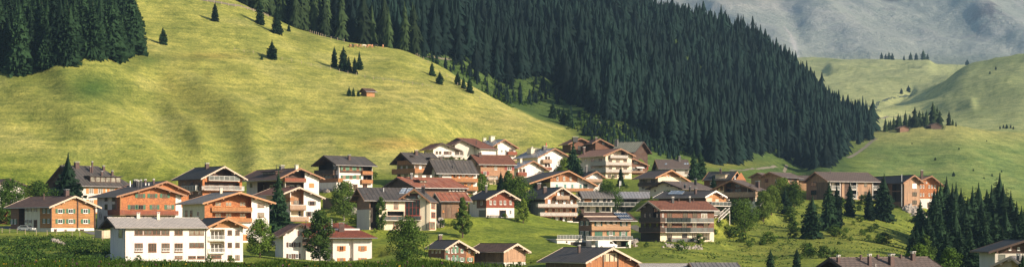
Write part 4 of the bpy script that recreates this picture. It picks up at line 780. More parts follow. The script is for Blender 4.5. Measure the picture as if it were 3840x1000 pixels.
# ------------------------------------------------------------------ terrain: a height grid on (bearing, distance)
NU, NY = 700, 470
PXs = np.linspace(-560, 4400, NU)
t = np.linspace(0, 1, NY)
Ys = 15 * (4400 / 15) ** t
Ys = np.interp(np.linspace(0, 1, NY), [0, .06, .14, .62, .80, 1], [15, 90, 300, 950, 1600, 4400])
COLS = {
 0:    [(300,1090),(352,990),(380,950),(440,884),(470,850),(520,838),(560,790),(590,700),(720,272),(830,0),(1000,-330),(1400,-700),(4400,-700)],
 300:  [(300,1090),(352,992),(385,960),(440,884),(470,862),(520,840),(560,780),(600,700),(715,240),(835,0),(1000,-330),(1400,-700),(4400,-700)],
 600:  [(300,1090),(372,982),(400,950),(440,900),(480,860),(530,780),(570,730),(610,680),(700,430),(800,168),(870,0),(1000,-250),(1400,-600),(4400,-600)],
 900:  [(300,1080),(378,990),(440,930),(500,860),(560,760),(620,680),(700,440),(800,205),(880,35),(930,0),(1000,-60),(1200,-240),(1500,-400),(4400,-400)],
 1100: [(300,1060),(378,1005),(430,960),(500,880),(560,740),(620,680),(710,430),(800,240),(870,120),(890,112),(915,110),(1000,20),(1200,-200),(1500,-300),(4400,-300)],
 1300: [(300,1050),(378,1015),(424,975),(500,850),(545,755),(590,690),(640,615),(720,440),(800,285),(860,190),(885,163),(915,160),(960,120),(1100,-20),(1300,-200),(4400,-200)],
 1500: [(300,1050),(378,1015),(440,930),(500,850),(560,750),(640,630),(740,430),(820,270),(880,188),(905,180),(930,182),(960,165),(1100,20),(1300,-160),(1600,-200),(4400,-200)],
 1650: [(300,1050),(378,1015),(430,960),(465,870),(500,830),(560,720),(650,610),(692,588),(720,545),(765,420),(820,320),(868,254),(890,250),(930,268),(970,240),(1010,195),(1060,150),(1200,0),(1400,-180),(1700,-200),(4400,-200)],
 1800: [(300,1050),(378,1020),(432,1000),(470,875),(500,822),(560,730),(640,625),(700,600),(738,582),(768,480),(828,345),(850,335),(880,350),(940,350),(1020,290),(1100,215),(1200,120),(1300,20),(1450,-120),(1700,-200),(4400,-200)],
 2000: [(300,1050),(378,1030),(432,985),(480,880),(520,825),(570,750),(620,690),(692,642),(725,610),(752,530),(778,468),(795,455),(850,475),(900,460),(1000,380),(1100,260),(1250,90),(1400,-70),(1700,-150),(4400,-150)],
 2150: [(300,1060),(378,1040),(410,1010),(470,905),(520,850),(560,812),(590,796),(606,735),(640,708),(690,650),(735,570),(765,545),(800,555),(850,540),(920,475),(1000,400),(1100,290),(1250,110),(1400,-40),(1600,-80),(4400,-80)],
 2300: [(300,1060),(400,1030),(470,930),(520,870),(560,812),(600,800),(628,735),(680,668),(740,610),(800,560),(880,500),(960,430),(1050,330),(1250,140),(1400,20),(1500,-10),(1700,100),(2200,300),(4400,200)],
 2500: [(300,1060),(400,1010),(440,965),(490,895),(530,810),(600,730),(680,675),(740,650),(800,625),(880,580),(960,520),(1050,430),(1250,240),(1400,120),(1490,75),(1600,120),(1900,300),(2400,400),(3000,350),(3800,300),(4400,300)],
 2700: [(300,1060),(400,1025),(470,960),(530,880),(570,795),(620,730),(700,670),(760,650),(840,642),(900,620),(1000,570),(1200,400),(1350,250),(1470,160),(1560,185),(1900,400),(2400,420),(3000,330),(3500,260),(4400,250)],
 2860: [(300,1060),(400,1030),(480,960),(540,870),(590,790),(640,740),(700,690),(780,670),(850,665),(940,640),(1050,590),(1200,470),(1350,330),(1450,238),(1540,262),(1900,430),(2400,420),(3000,330),(3500,245),(4400,240)],
 3000: [(300,1060),(400,1020),(480,940),(560,850),(620,765),(650,742),(700,738),(780,760),(900,720),(1000,680),(1150,560),(1300,420),(1400,338),(1480,362),(1700,455),(2000,440),(2600,375),(3200,285),(3800,236),(4400,240)],
 3200: [(262,1060),(330,1035),(430,985),(520,900),(590,810),(650,750),(690,742),(760,790),(900,760),(1000,690),(1100,625),(1200,555),(1290,490),(1370,482),(1500,500),(1800,480),(2000,450),(2600,365),(3200,280),(3800,238),(4400,240)],
 3320: [(262,1060),(330,1035),(430,990),(520,915),(590,830),(640,775),(680,755),(740,840),(900,850),(1000,725),(1100,635),(1190,550),(1260,494),(1300,488),(1360,520),(1500,520),(1900,465),(2300,405),(2800,330),(3300,268),(3800,238),(4400,240)],
 3450: [(262,1060),(330,1040),(430,1000),(540,930),(600,865),(640,790),(665,780),(740,900),(900,900),(1000,745),(1100,640),(1200,540),(1260,486),(1300,478),(1360,505),(1500,500),(1800,460),(2200,420),(2800,330),(3300,262),(3700,236),(4400,240)],
 3600: [(262,1070),(345,1040),(450,1000),(560,940),(700,960),(900,880),(1000,750),(1100,635),(1200,530),(1290,470),(1320,468),(1400,495),(1600,480),(1900,410),(2200,300),(2430,232),(2560,235),(3000,290),(3800,255),(4400,250)],
 3840: [(262,1070),(345,1045),(450,1000),(560,960),(700,980),(900,900),(1000,800),(1100,690),(1200,600),(1280,535),(1340,495),(1380,490),(1460,510),(1600,470),(1900,340),(2200,232),(2400,188),(2500,186),(2700,225),(3800,250),(4400,250)],
 4200: [(262,1070),(345,1050),(450,1020),(560,1000),(700,1000),(900,930),(1000,860),(1100,760),(1200,680),(1280,620),(1360,560),(1400,550),(1500,540),(1700,430),(1900,330),(2200,210),(2400,160),(2500,158),(2700,200),(3800,250),(4400,250)],
}
ck = sorted(COLS)
tab = np.zeros((len(ck), NY))
for i, k in enumerate(ck):
    zz = [(15, -1.75), (40, -1.15), (62, -.98), (74, -1.3), (100, -6), (180, -10)] + [(Y, (HY - p) / F * Y) for Y, p in COLS[k]]
    if k > 1800: zz[:6] = [(15, -1.9), (40, -1.7), (62, -2.0), (80, -3), (100, -7), (180, -10)]
    tab[i] = np.interp(Ys, [a for a, b in zz], [b for a, b in zz])
Z = np.zeros((NY, NU))
# smooth (monotone cosine-ish) blend between the columns
pc = np.clip(PXs, ck[0], ck[-1])
for j in range(NY): Z[j] = np.interp(pc, ck, tab[:, j])
def blur(A, n, ax):
    k = np.exp(-np.linspace(-2, 2, 2 * n + 1) ** 2); k /= k.sum()
    P = np.pad(A, [(n, n) if i == ax else (0, 0) for i in range(2)], 'edge')
    return np.apply_along_axis(lambda v: np.convolve(v, k, 'valid'), ax, P)
near = Z[Ys < 110].copy()
Z = blur(blur(Z, 14, 1), 4, 0); Z[Ys < 110] = near
GX = (PXs[None, :] - CX) / F * Ys[:, None]; GY = np.repeat(Ys[:, None], NU, 1)
PX = np.repeat(PXs[None, :], NY, 0)
# value noise
_perm = np.random.default_rng(3).random((256, 256))
def vnoise(x, y):
    xi = np.floor(x).astype(int); yi = np.floor(y).astype(int); fx = x - xi; fy = y - yi
    fx = fx * fx * (3 - 2 * fx); fy = fy * fy * (3 - 2 * fy)
    g = lambda a, b: _perm[a & 255, b & 255]
    return (g(xi, yi) * (1 - fx) * (1 - fy) + g(xi + 1, yi) * fx * (1 - fy) + g(xi, yi + 1) * (1 - fx) * fy + g(xi + 1, yi + 1) * fx * fy) * 2 - 1
def fbm(x, y, o=4, r=.5):
    s = 0; a = 1
    for i in range(o): s = s + a * vnoise(x * 2 ** i + 17.3 * i, y * 2 ** i + 5.7 * i); a *= r
    return s
def sstep(a, b, x):
    t = np.clip((x - a) / (b - a), 0, 1); return t * t * (3 - 2 * t)
bk = sstep(960, 1040, GY) * (1 - sstep(1440, 1560, GY)) * (1 - sstep(3000, 3200, PX)); Z += bk * (fbm(GX / 48, GY / 95, 3) * 9)
hill = sstep(590, 680, GY) * (1 - sstep(2150, 2350, PX) * (1 - sstep(800, 950, GY)))
farw = sstep(1500, 2200, GY)
Z += hill * (fbm(GX / 75 + 3, GY / 75) * 1.4 + fbm((GX + GY * .4) / 16, GY / 45, 3) * .55) * (1 - farw * .3)
Z += farw * fbm(GX / 160, GY / 300, 5) * 9 + (fbm(GX / 9, GY / 14, 3) * .16) * sstep(300, 420, GY)
# spurs and gullies of the sunny hillside, run along the fall line (picture coordinates of the bare hill)
def PYf(Zq): return HY - Zq * F / GY
def distline(px, py, pts):
    best = np.full(px.shape, 1e9)
    for (x0, y0), (x1, y1) in zip(pts[:-1], pts[1:]):
        dx, dy = x1 - x0, y1 - y0; k = np.clip(((px - x0) * dx + (py - y0) * dy) / (dx * dx + dy * dy), 0, 1)
        best = np.minimum(best, np.hypot(px - x0 - k * dx, py - y0 - k * dy))
    return best
PYg = PYf(Z); vis = (GY < 905)
for pts, w, am in (
    ([(330, 225), (430, 270), (540, 340), (640, 420), (720, 480), (760, 560)], 40, 2.4),
    ([(210, 250), (260, 330), (400, 430), (520, 520), (600, 600), (660, 660)], 50, 2.6),
    ([(560, 240), (700, 300), (850, 400), (930, 500), (960, 620)], 60, 2.8),
    ([(0, 300), (160, 400), (330, 480), (470, 560), (560, 640)], 55, 2.2),
    ([(760, 250), (1000, 300), (1200, 330), (1500, 420), (1800, 500)], 40, 1.5),
    ([(300, 340), (380, 380)], 60, -1.0), ([(600, 330), (740, 420), (860, 520), (900, 620)], 50, -.7), ([(450, 430), (580, 520), (650, 620)], 40, -1.0), ([(100, 430), (300, 540), (420, 640)], 40, -.9),
    ([(520, 190), (600, 260), (760, 290)], 26, -1.2), ([(950, 200), (1200, 270), (1500, 320), (1750, 370)], 22, .8)):
    Z += np.where(vis, am * np.exp(-(distline(PX, PYg, pts) / w) ** 2), 0)
# far valley: creek gully
for pts, w, am in (([(3230, 470), (3290, 400), (3370, 370), (3420, 340)], 12, -6), ([(3200, 440), (3330, 430), (3480, 400), (3640, 390)], 18, 5), ([(3120, 260), (3250, 240), (3480, 245)], 20, 8)):
    Z += np.where(GY > 1450, am * np.exp(-(distline(PX, PYf(Z), pts) / w) ** 2), 0)
# level the ground around every house
Zb = Z.copy()
for h in HOUSES:
    if h.root['category'] == 'hut': m0, m1 = 1, 3
    else: m0, m1 = 1.5, 7
    dx, dy = GX - h.K[0], GY - h.K[1]; u = dx * h.c + dy * h.s; v = -dx * h.s + dy * h.c
    du = np.maximum(np.maximum(-u, u - h.R), 0); dv = np.maximum(np.maximum(-v, v - h.D), 0); d = np.hypot(du, dv)
    w = 1 - sstep(m0, m1, d); Z = Z * (1 - w) + (h.K[2] - .06) * w
TY = Ys; LX = PXs
def ground(x, y):
    """terrain height at a world point"""
    px = CX + x / y * F; j = int(np.clip(np.searchsorted(TY, y) - 1, 0, NY - 2)); i = int(np.clip((px - LX[0]) / (LX[1] - LX[0]), 0, NU - 2))
    fy = min(max((y - TY[j]) / (TY[j + 1] - TY[j]), 0), 1); fx = min(max((px - LX[i]) / (LX[1] - LX[0]), 0), 1)
    return float(Z[j, i] * (1 - fx) * (1 - fy) + Z[j, i + 1] * fx * (1 - fy) + Z[j + 1, i] * (1 - fx) * fy + Z[j + 1, i + 1] * fx * fy)
def hit(px, py, y0=300, y1=4300):
    """first terrain point seen at a picture position"""
    q = (px - CX) / F; y = y0; st = 3.0; prev = y0
    while y < y1:
        if HY - ground(q * y, y) * F / y <= py:
            a, b = prev, y
            for _ in range(12):
                m = (a + b) / 2
                if HY - ground(q * m, m) * F / m <= py: b = m
                else: a = m
            return Vector((q * b, b, ground(q * b, b)))
        prev = y; y += st; st = 3.0 if y < 1500 else 8.0
    return Vector((q * y1, y1, ground(q * y1, y1)))
# ground cover colour, set region by region
PYg = HY - Z * F / GY
C = np.zeros((NY, NU, 3)); base = np.array([.15, .19, .028]); C[:] = base
def patch(w, c):
    global C
    w = np.clip(w, 0, 1)[..., None]; C = C * (1 - w) + np.array(c) * w
hn = fbm(GX / 60, GY / 60, 4); hn2 = fbm(GX / 14 + 9, GY / 22, 4)
onhill = sstep(585, 640, GY) * (1 - sstep(905, 930, GY)) * (1 - sstep(2120, 2220, PX))
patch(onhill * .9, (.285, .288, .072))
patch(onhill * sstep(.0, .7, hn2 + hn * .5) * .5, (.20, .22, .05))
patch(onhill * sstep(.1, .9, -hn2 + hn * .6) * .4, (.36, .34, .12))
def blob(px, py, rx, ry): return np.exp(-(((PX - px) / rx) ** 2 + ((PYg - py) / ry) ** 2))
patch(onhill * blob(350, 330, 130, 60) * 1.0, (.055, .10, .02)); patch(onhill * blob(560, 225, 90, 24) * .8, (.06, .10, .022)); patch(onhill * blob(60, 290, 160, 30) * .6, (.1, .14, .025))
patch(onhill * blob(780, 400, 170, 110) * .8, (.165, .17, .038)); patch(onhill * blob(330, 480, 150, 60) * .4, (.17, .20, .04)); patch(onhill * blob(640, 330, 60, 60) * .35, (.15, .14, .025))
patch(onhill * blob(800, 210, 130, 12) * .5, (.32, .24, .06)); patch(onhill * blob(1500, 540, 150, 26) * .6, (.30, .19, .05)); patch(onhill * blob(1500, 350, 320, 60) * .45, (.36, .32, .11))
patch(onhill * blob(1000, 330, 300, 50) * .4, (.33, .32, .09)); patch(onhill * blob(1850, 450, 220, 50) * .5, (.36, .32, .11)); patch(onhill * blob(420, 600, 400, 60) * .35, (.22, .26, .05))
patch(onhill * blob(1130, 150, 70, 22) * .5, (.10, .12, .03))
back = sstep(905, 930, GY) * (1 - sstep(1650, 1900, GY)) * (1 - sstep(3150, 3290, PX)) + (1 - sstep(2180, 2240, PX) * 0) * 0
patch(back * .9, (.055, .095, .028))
side = sstep(2120, 2220, PX) * (1 - sstep(2850, 3000, PX)) * sstep(690, 730, GY) * (1 - sstep(930, 980, GY)); patch(side * .9, (.085, .135, .032)); patch(side * sstep(0, .8, hn2) * .5, (.14, .165, .04))  # side slope darkened: its shade is put into the turf colour
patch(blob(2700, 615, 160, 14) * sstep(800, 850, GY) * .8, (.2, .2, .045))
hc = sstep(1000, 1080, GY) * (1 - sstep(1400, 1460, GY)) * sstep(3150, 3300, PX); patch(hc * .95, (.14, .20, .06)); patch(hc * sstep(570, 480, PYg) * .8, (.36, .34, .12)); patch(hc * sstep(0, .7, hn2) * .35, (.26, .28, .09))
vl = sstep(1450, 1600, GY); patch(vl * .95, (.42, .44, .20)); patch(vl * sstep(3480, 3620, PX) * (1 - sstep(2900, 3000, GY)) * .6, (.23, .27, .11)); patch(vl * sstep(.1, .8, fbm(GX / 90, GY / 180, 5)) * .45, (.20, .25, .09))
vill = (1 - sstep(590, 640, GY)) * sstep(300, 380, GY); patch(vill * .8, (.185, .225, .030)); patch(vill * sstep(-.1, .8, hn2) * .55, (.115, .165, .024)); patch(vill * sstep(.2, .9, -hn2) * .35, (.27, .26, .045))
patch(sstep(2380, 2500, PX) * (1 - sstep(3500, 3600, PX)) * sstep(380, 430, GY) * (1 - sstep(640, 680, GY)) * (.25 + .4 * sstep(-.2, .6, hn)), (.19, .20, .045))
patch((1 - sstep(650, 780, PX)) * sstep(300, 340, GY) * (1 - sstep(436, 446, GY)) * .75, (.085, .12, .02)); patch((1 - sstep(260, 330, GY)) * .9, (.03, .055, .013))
patch(sstep(.35, .9, fbm(GX / 5, GY / 8, 3)) * .35, (.09, .13, .022))
def sheet(name, X, Yg, Zg, colr, mat):
    ny, nu = X.shape; v = np.stack([X, Yg, Zg], -1).reshape(-1, 3).astype(np.float32)
    i = np.arange(ny - 1)[:, None] * nu + np.arange(nu - 1)[None, :]; f = np.stack([i, i + 1, i + nu + 1, i + nu], -1).reshape(-1, 4)
    me = bpy.data.meshes.new(name); me.vertices.add(len(v)); me.vertices.foreach_set('co', v.ravel())
    me.loops.add(f.size); me.loops.foreach_set('vertex_index', f.ravel().astype(np.int32)); me.polygons.add(len(f))
    me.polygons.foreach_set('loop_start', np.arange(0, f.size, 4, dtype=np.int32)); me.update(calc_edges=True)
    me.polygons.foreach_set('use_smooth', np.ones(len(f), bool))
    at = me.color_attributes.new('turf', 'FLOAT_COLOR', 'POINT'); cc = np.ones((len(v), 4), np.float32); cc[:, :3] = colr.reshape(-1, 3); at.data.foreach_set('color', cc.ravel())
    me.materials.append(mat); o = link(name, me); tag(o, kind='structure'); return o
def turfmat(name, fine=1.0, bump=.6, soft=1.0):
    m, nt, b = newmat(name); tc = nd(nt, 'TexCoord'); at = nt.nodes.new('ShaderNodeVertexColor'); at.layer_name = 'turf'
    P = tc.outputs['Object']
    a = noise(nt, P, .09 * fine, 6, .65); c = noise(nt, P, .42 * fine, 6, .75); d = noise(nt, P, 1.3 * fine, 4, .75)
    col1 = mixc(nt, soft, at.outputs[0], ramp(nt, a, [(.33, (.68, .74, .7)), (.67, (1.28, 1.2, 1.15))]), 'MULTIPLY')
    col2 = mixc(nt, soft, col1, ramp(nt, c, [(.32, (.62, .70, .66)), (.68, (1.35, 1.25, 1.3))]), 'MULTIPLY')
    col3 = mixc(nt, .7 * soft, col2, ramp(nt, d, [(.36, (.45, .54, .52)), (.64, (1.55, 1.48, 1.48))]), 'MULTIPLY')
    tm = nd(nt, 'Mapping'); nt.links.new(P, tm.inputs[0]); tm.inputs['Scale'].default_value = (.05 * fine, .05 * fine, .9 * fine); te = noise(nt, tm.outputs[0], 1.0, 4, .6)
    col3 = mixc(nt, .55 * soft, col3, ramp(nt, te, [(.36, (.68, .74, .7)), (.64, (1.3, 1.25, 1.2))]), 'MULTIPLY')
    nt.links.new(col3, b.inputs['Base Color']); b.inputs['Roughness'].default_value = .95; b.inputs['Specular IOR Level'].default_value = .1
    bp = nd(nt, 'Bump', Strength=bump, Distance=.8 / fine); nt.links.new(c, bp.inputs['Height']); b2 = nd(nt, 'Bump', Strength=bump, Distance=.3 / fine); nt.links.new(d, b2.inputs['Height']); nt.links.new(bp.outputs[0], b2.inputs['Normal'])
    nt.links.new(b2.outputs[0], b.inputs['Normal']); return m
sheet('ground', GX, GY, Z, C, turfmat('turf'))
# the far mountain
MU, MY = 760, 220
mpx = np.linspace(1500, 5200, MU); mY = np.linspace(6500, 12500, MY); MX = (mpx[None] - CX) / F * mY[:, None]; MYg = np.repeat(mY[:, None], MU, 1); MP = np.repeat(mpx[None], MY, 0)
top = (mY - 6500) / 6000
prof = np.interp(mpx, [1500, 2500, 2800, 3000, 3300, 3500, 3800, 5200], [200, 250, 250, 250, 262, 262, 250, 250])
py = prof[None] + (-760 - prof[None]) * (top[:, None] ** 1.05)
MZ = (HY - py) / F * MYg
rid = 1 - np.abs(fbm(MX / 900 + MYg / 2600, MYg / 1500, 5)); MZ += (rid - .6) * 60 * sstep(0, .35, top)[:, None] + fbm(MX / 210, MYg / 420, 5) * 14 + (1 - np.abs(fbm(MX / 330 + MYg / 1500, MYg / 4200, 4))) * 55 * sstep(.05, .4, top)[:, None]
def mbump(pts, w, am):
    global MZ
    pyc = HY - MZ * F / MYg; MZ = MZ + am * np.exp(-(distline(MP, pyc, pts) / w) ** 2)
mbump([(2900, -40), (2960, 50), (3010, 200), (3060, 250)], 34, -14); mbump([(2700, 30), (2900, 170), (3000, 250)], 70, 40); mbump([(3080, 60), (3200, 170), (3300, 250)], 90, 45); mbump([(3600, -60), (3700, 60), (3850, 160)], 60, 50)
mpy = HY - MZ * F / MYg
MC = np.zeros(MZ.shape + (3,)); MC[:] = (.36, .38, .33)
def mp_(w, c):
    global MC
    w = np.clip(w, 0, 1)[..., None]; MC = MC * (1 - w) + np.array(c) * w
rk = sstep(.1, .7, fbm(MX / 120, MYg / 200, 6, .6)); mp_(rk * .35 * sstep(260, 90, mpy), (.46, .44, .42)); mp_(np.exp(-(distline(MP, mpy, [(3350, 10), (3500, 60), (3640, 90), (3720, 40)]) / 45) ** 2) * rk * 1.2, (.16, .14, .14))
mp_(np.exp(-(distline(MP, mpy, [(2972, 150), (2985, 190), (3010, 215), (3035, 240)]) / (5 + 5 * (fbm(MX / 90, MYg / 90, 2) > .1))) ** 2) * .8, (.6, .58, .57)); mp_(np.exp(-(distline(MP, mpy, [(2940, 100), (2965, 130), (2975, 165)]) / 3.5) ** 2), (.5, .47, .44))
mp_(sstep(70, -20, mpy) * (1 - sstep(2900, 3000, MP)) * .5, (.5, .44, .38)); mp_(sstep(180, 260, mpy) * .6, (.17, .20, .08))  # sunlit band at the upper left put into the slope colour, then green foot
MZ[:6] -= np.array([260, 190, 130, 80, 40, 15])[:, None]
sheet('mountain', MX, MYg, MZ, MC, turfmat('alpine_slope', .03, .8, .35))
# ------------------------------------------------------------------ roads and paths
def ribbon(name, pts, w, mat, label=None, y0=300, lift=.06, raw=None):
    P = raw or [hit(x, y, y0) for x, y in pts]
    Q = []
    for a, b in zip(P[:-1], P[1:]):
        n = max(1, int((b - a).length / 2.5)); Q += [a.lerp(b, i / n) for i in range(n)]
    Q.append(P[-1]); mb = MB(); L = []
    for i, p in enumerate(Q):
        d = (Q[min(i + 2, len(Q) - 1)] - Q[max(i - 2, 0)]); d.z = 0; n = Vector((-d.y, d.x, 0)).normalized()
        row = []
        for k in (-1, -.33, .33, 1):
            x, y = p.x + n.x * w / 2 * k, p.y + n.y * w / 2 * k; row.append((x, y, ground(x, y) + lift))
        L.append(row)
    for r, q in zip(L[:-1], L[1:]):
        for k in range(3): mb.poly([r[k + 1], r[k], q[k], q[k + 1]], mat)
    o = mb.build(name); tag(o, kind='structure'); return o
ribbon('road', [(-60, 852), (60, 853), (170, 856), (262, 862)], 9, 'tar', y0=440)
ribbon('driveway', [(352, 868), (380, 878), (430, 880), (470, 884)], 6, 'tar', y0=400)
ribbon('driveway', [(1180, 722), (1240, 716), (1300, 712), (1340, 708)], 6, 'gravel', y0=500)
ribbon('driveway', [(890, 884), (960, 882), (1020, 886)], 4, 'gravel', y0=425)
ribbon('path', [(2370, 845), (2400, 862), (2440, 884), (2475, 900)], 2.2, 'gravel', y0=420)
ribbon('path', [(3175, 590), (3215, 572), (3245, 552), (3268, 530), (3286, 518)], 2.6, 'gravel', y0=900)
ribbon('path', [(1575, 208), (1630, 214), (1690, 222)], 1.6, 'gravel', y0=925)
ribbon('path', [(1925, 263), (1960, 268), (2000, 280), (2060, 300)], 3, 'gravel', y0=960)
ribbon('path', [(750, -2), (800, 6), (870, 20), (940, 35), (1010, 58)], 3, 'gravel', y0=700)
ribbon('path', [(2740, 640), (2800, 636), (2860, 630), (2950, 618)], 1.8, 'gravel', y0=800)
plain('water_dark', (.07, .09, .05), .95)
ribbon('stream', [(3440, 340), (3400, 358), (3340, 368), (3290, 385), (3262, 400), (3275, 412), (3300, 420), (3270, 434)], 5, 'water_dark', y0=1500)
ribbon('path', [(3200, 452), (3330, 436), (3420, 432)], 3, 'gravel', y0=1500)
# ------------------------------------------------------------------ trees
def foliage(name, c, attr=False, var=.35):
    m, nt, b = newmat(name); oi = nd(nt, 'ObjectInfo'); tc = nd(nt, 'TexCoord'); geo = nd(nt, 'NewGeometry')
    n = noise(nt, geo.outputs['Position'], .9, 3)
    if attr:
        at = nt.nodes.new('ShaderNodeVertexColor'); at.layer_name = 'turf'; rnd = at.outputs[0]; c0 = mixc(nt, rnd, tuple(x * (1 - var) for x in c), tuple(x * (1 + var) for x in (c[0] * 1.15, c[1], c[2] * .8)))
    else: c0 = mixc(nt, oi.outputs['Random'], tuple(x * (1 - var) for x in c), tuple(x * (1 + var) for x in (c[0] * 1.15, c[1], c[2] * .8)))
    c1 = mixc(nt, .8, c0, ramp(nt, n, [(.3, (.55, .6, .65)), (.7, (1.4, 1.35, 1.2))]), 'MULTIPLY')
    nt.links.new(c1, b.inputs['Base Color']); b.inputs['Roughness'].default_value = .75; b.inputs['Specular IOR Level'].default_value = .08
    G[name] = m; return m
foliage('spruce', (.013, .034, .017), var=.5); foliage('spruce_far', (.022, .042, .018), var=.6); foliage('spruce_mass', (.0065, .019, .018), True, var=.65); foliage('spruce_shaded', (.0065, .019, .018), var=.65)  # last two share one darker tone: the forest's shade put into the foliage
foliage('leaf_dark', (.035, .075, .014)); foliage('leaf_mid', (.055, .105, .018)); foliage('leaf_light', (.10, .16, .03)); foliage('leaf_birch', (.055, .10, .022)); foliage('rust_leaf', (.14, .06, .035))
foliage('undergrowth', (.055, .105, .020), var=.4); foliage('flower_yellow', (.22, .17, .02)); foliage('flower_violet', (.06, .03, .06)); foliage('nettle', (.028, .06, .012))
def spruce_arrays(seed, whorls, nb, Rr, segs=2, taper=.85, droop=.28, hang=False, h0=.05):
    """unit-height spruce crown: whorls of drooping, jagged boughs as thin folded ribbons; returns verts, quads"""
    r = np.random.default_rng(seed); V = []; Fc = []
    lean = r.normal(0, .006, 2)
    for i in range(whorls):
        z = h0 + (1 - h0) * (i / whorls) ** .93; 
        rr = Rr * .93 * max(.02, (1 - z ** 1.75)) ** (taper + .22) * (1 + .15 * math.sin(seed + 9 * z)) * (.82 if i < 2 else 1)
        k = max(4, int(round(nb * (.55 + .45 * (1 - z)))))
        for j in range(k):
            an = 2 * math.pi * (j + r.random() * .7) / k + i * 2.4; ln = rr * (.70 + .5 * r.random()); zz = z + r.normal(0, .35) / whorls
            if r.random() < .07: ln *= .4
            d = np.array([math.cos(an), math.sin(an)]); s = np.array([-d[1], d[0]]); w = ln * (.26 + .1 * r.random()) + .004
            dr = droop * ln * (1.1 - .9 * z); prev = None
            for q in range(segs + 1):
                t_ = q / segs; x = d * ln * t_; zc = zz - dr * (t_ ** 1.3) + (.10 * ln * t_ ** 3); ww = w * (1.0 - .78 * t_) * (.6 if q == 0 else 1)
                jt = r.normal(0, .12, 2) * w
                a = (x[0] + s[0] * ww + jt[0], x[1] + s[1] * ww, zc - ww * .55); b_ = (x[0], x[1], zc + ww * .12); c_ = (x[0] - s[0] * ww, x[1] - s[1] * ww + jt[1], zc - ww * .55)
                n = len(V); V += [a, b_, c_]
                if prev is not None: Fc += [(prev, prev + 1, n + 1, n), (prev + 1, prev + 2, n + 2, n + 1)]
                prev = n
            if hang:                                        # hanging twigs along the bough
                for q in range(3):
                    t_ = .3 + .3 * q; x = d * ln * t_; zc = zz - dr * t_ ** 1.3; e = ln * .16; n = len(V); o = s * w * .5 * r.normal()
                    V += [(x[0] + o[0] - d[0] * e, x[1] + o[1] - d[1] * e, zc), (x[0] + o[0] + d[0] * e, x[1] + o[1] + d[1] * e, zc), (x[0] + o[0] + d[0] * e * .6, x[1] + o[1] + d[1] * e * .6, zc - e * 1.5), (x[0] + o[0] - d[0] * e * .6, x[1] + o[1] - d[1] * e * .6, zc - e * 1.2)]
                    Fc.append((n, n + 1, n + 2, n + 3))
    V = np.array(V, np.float32); V[:, 0] += lean[0] * V[:, 2]; V[:, 1] += lean[1] * V[:, 2]; return V, np.array(Fc, np.int32)
def skirts(seed, n, segs, Rr, taper=.8, h0=.04, drop=1.0, rag=.42, extra=0):
    """unit-height spruce crown: overlapping ragged whorls whose boughs hang outward and down"""
    r = np.random.default_rng(seed); V = []; Q = []; ph = r.uniform(0, 6)
    lx, ly = r.normal(0, .008, 2)
    for i in range(n):
        k = i / n; z = h0 + (1 - h0) * k ** .96 + (r.normal(0, .25) / n); R0 = Rr * .93 * max(.04, 1 - k ** 1.75) ** (taper + .22) * (.86 + .14 * math.sin(k * 17 + ph)) * (.75 if i == 0 else 1)
        m = max(5, int(segs * (.45 + .55 * (1 - k)))); a0 = r.uniform(0, 6.28); H = (1 - h0) / n
        lob = 1 + .22 * np.sin(np.arange(2 * m) * 2 * math.pi / (2 * m) * r.integers(2, 4) + r.uniform(0, 6))
        base = len(V)
        for j in range(2 * m):
            a = a0 + math.pi * j / m + r.normal(0, .25) / m; tip = j % 2 == 0
            rr = R0 * lob[j] * (r.uniform(.82, 1.25) if tip else r.uniform(1 - rag - .15, 1 - rag + .15)); dz = -H * drop * (r.uniform(.6, 1.5) if tip else r.uniform(.0, .7)) - rr * .32
            ri = R0 * .22; c_, s_ = math.cos(a), math.sin(a); zi = z + H * 1.6
            V.append((c_ * ri + lx * zi, s_ * ri + ly * zi, zi)); V.append((c_ * rr * .68 + lx * z, s_ * rr * .68 + ly * z, z + dz * .25 + H * .25)); V.append((c_ * rr + lx * z, s_ * rr + ly * z, z + dz))
        for j in range(2 * m):
            a = base + 3 * j; b = base + 3 * ((j + 1) % (2 * m)); Q += [(a, a + 1, b + 1, b), (a + 1, a + 2, b + 2, b + 1)]
    n0 = len(V); V.append((lx, ly, 1.0)); V.append((lx + .004, ly, .93)); V.append((lx - .003, ly + .004, .93)); V.append((lx, ly - .005, .93)); Q += [(n0, n0 + 1, n0 + 2, n0 + 3)]
    return np.array(V, np.float32), np.array(Q, np.int32)
def both(a, b):
    return np.concatenate([a[0], b[0]]), np.concatenate([a[1], b[1] + len(a[0])])
def raw_mesh(name, V, Fq, mat, attr=None):
    me = bpy.data.meshes.new(name); me.vertices.add(len(V)); me.vertices.foreach_set('co', np.ascontiguousarray(V, np.float32).ravel())
    n = Fq.shape[1]; me.loops.add(Fq.size); me.loops.foreach_set('vertex_index', np.ascontiguousarray(Fq, np.int32).ravel()); me.polygons.add(len(Fq)); me.polygons.foreach_set('loop_start', np.arange(0, Fq.size, n, dtype=np.int32))
    me.update(calc_edges=True); me.materials.append(G[mat] if isinstance(mat, str) else mat)
    if attr is not None:
        at = me.color_attributes.new('turf', 'FLOAT_COLOR', 'POINT'); at.data.foreach_set('color', np.ascontiguousarray(attr, np.float32).ravel())
    return me
def trunk_data(h=1.0, r=.013, mat='bark'):
    mb = MB(); mb.tube((0, 0, -.04), (0, 0, h * .5), r, r * .6, mat, 7, False); mb.tube((0, 0, h * .5), (0, 0, h * .97), r * .6, r * .1, mat, 6, False); return mb.data('trunk')
HI = [raw_mesh('crown', *both(skirts(s, 19, 13, rr * .86, tp), spruce_arrays(s, 30, 10, rr * .98, 2, tp, dr, True)), 'spruce') for s, rr, tp, dr in ((1, .235, .72, .4), (2, .205, .78, .35), (3, .26, .7, .45), (5, .22, .82, .35))]
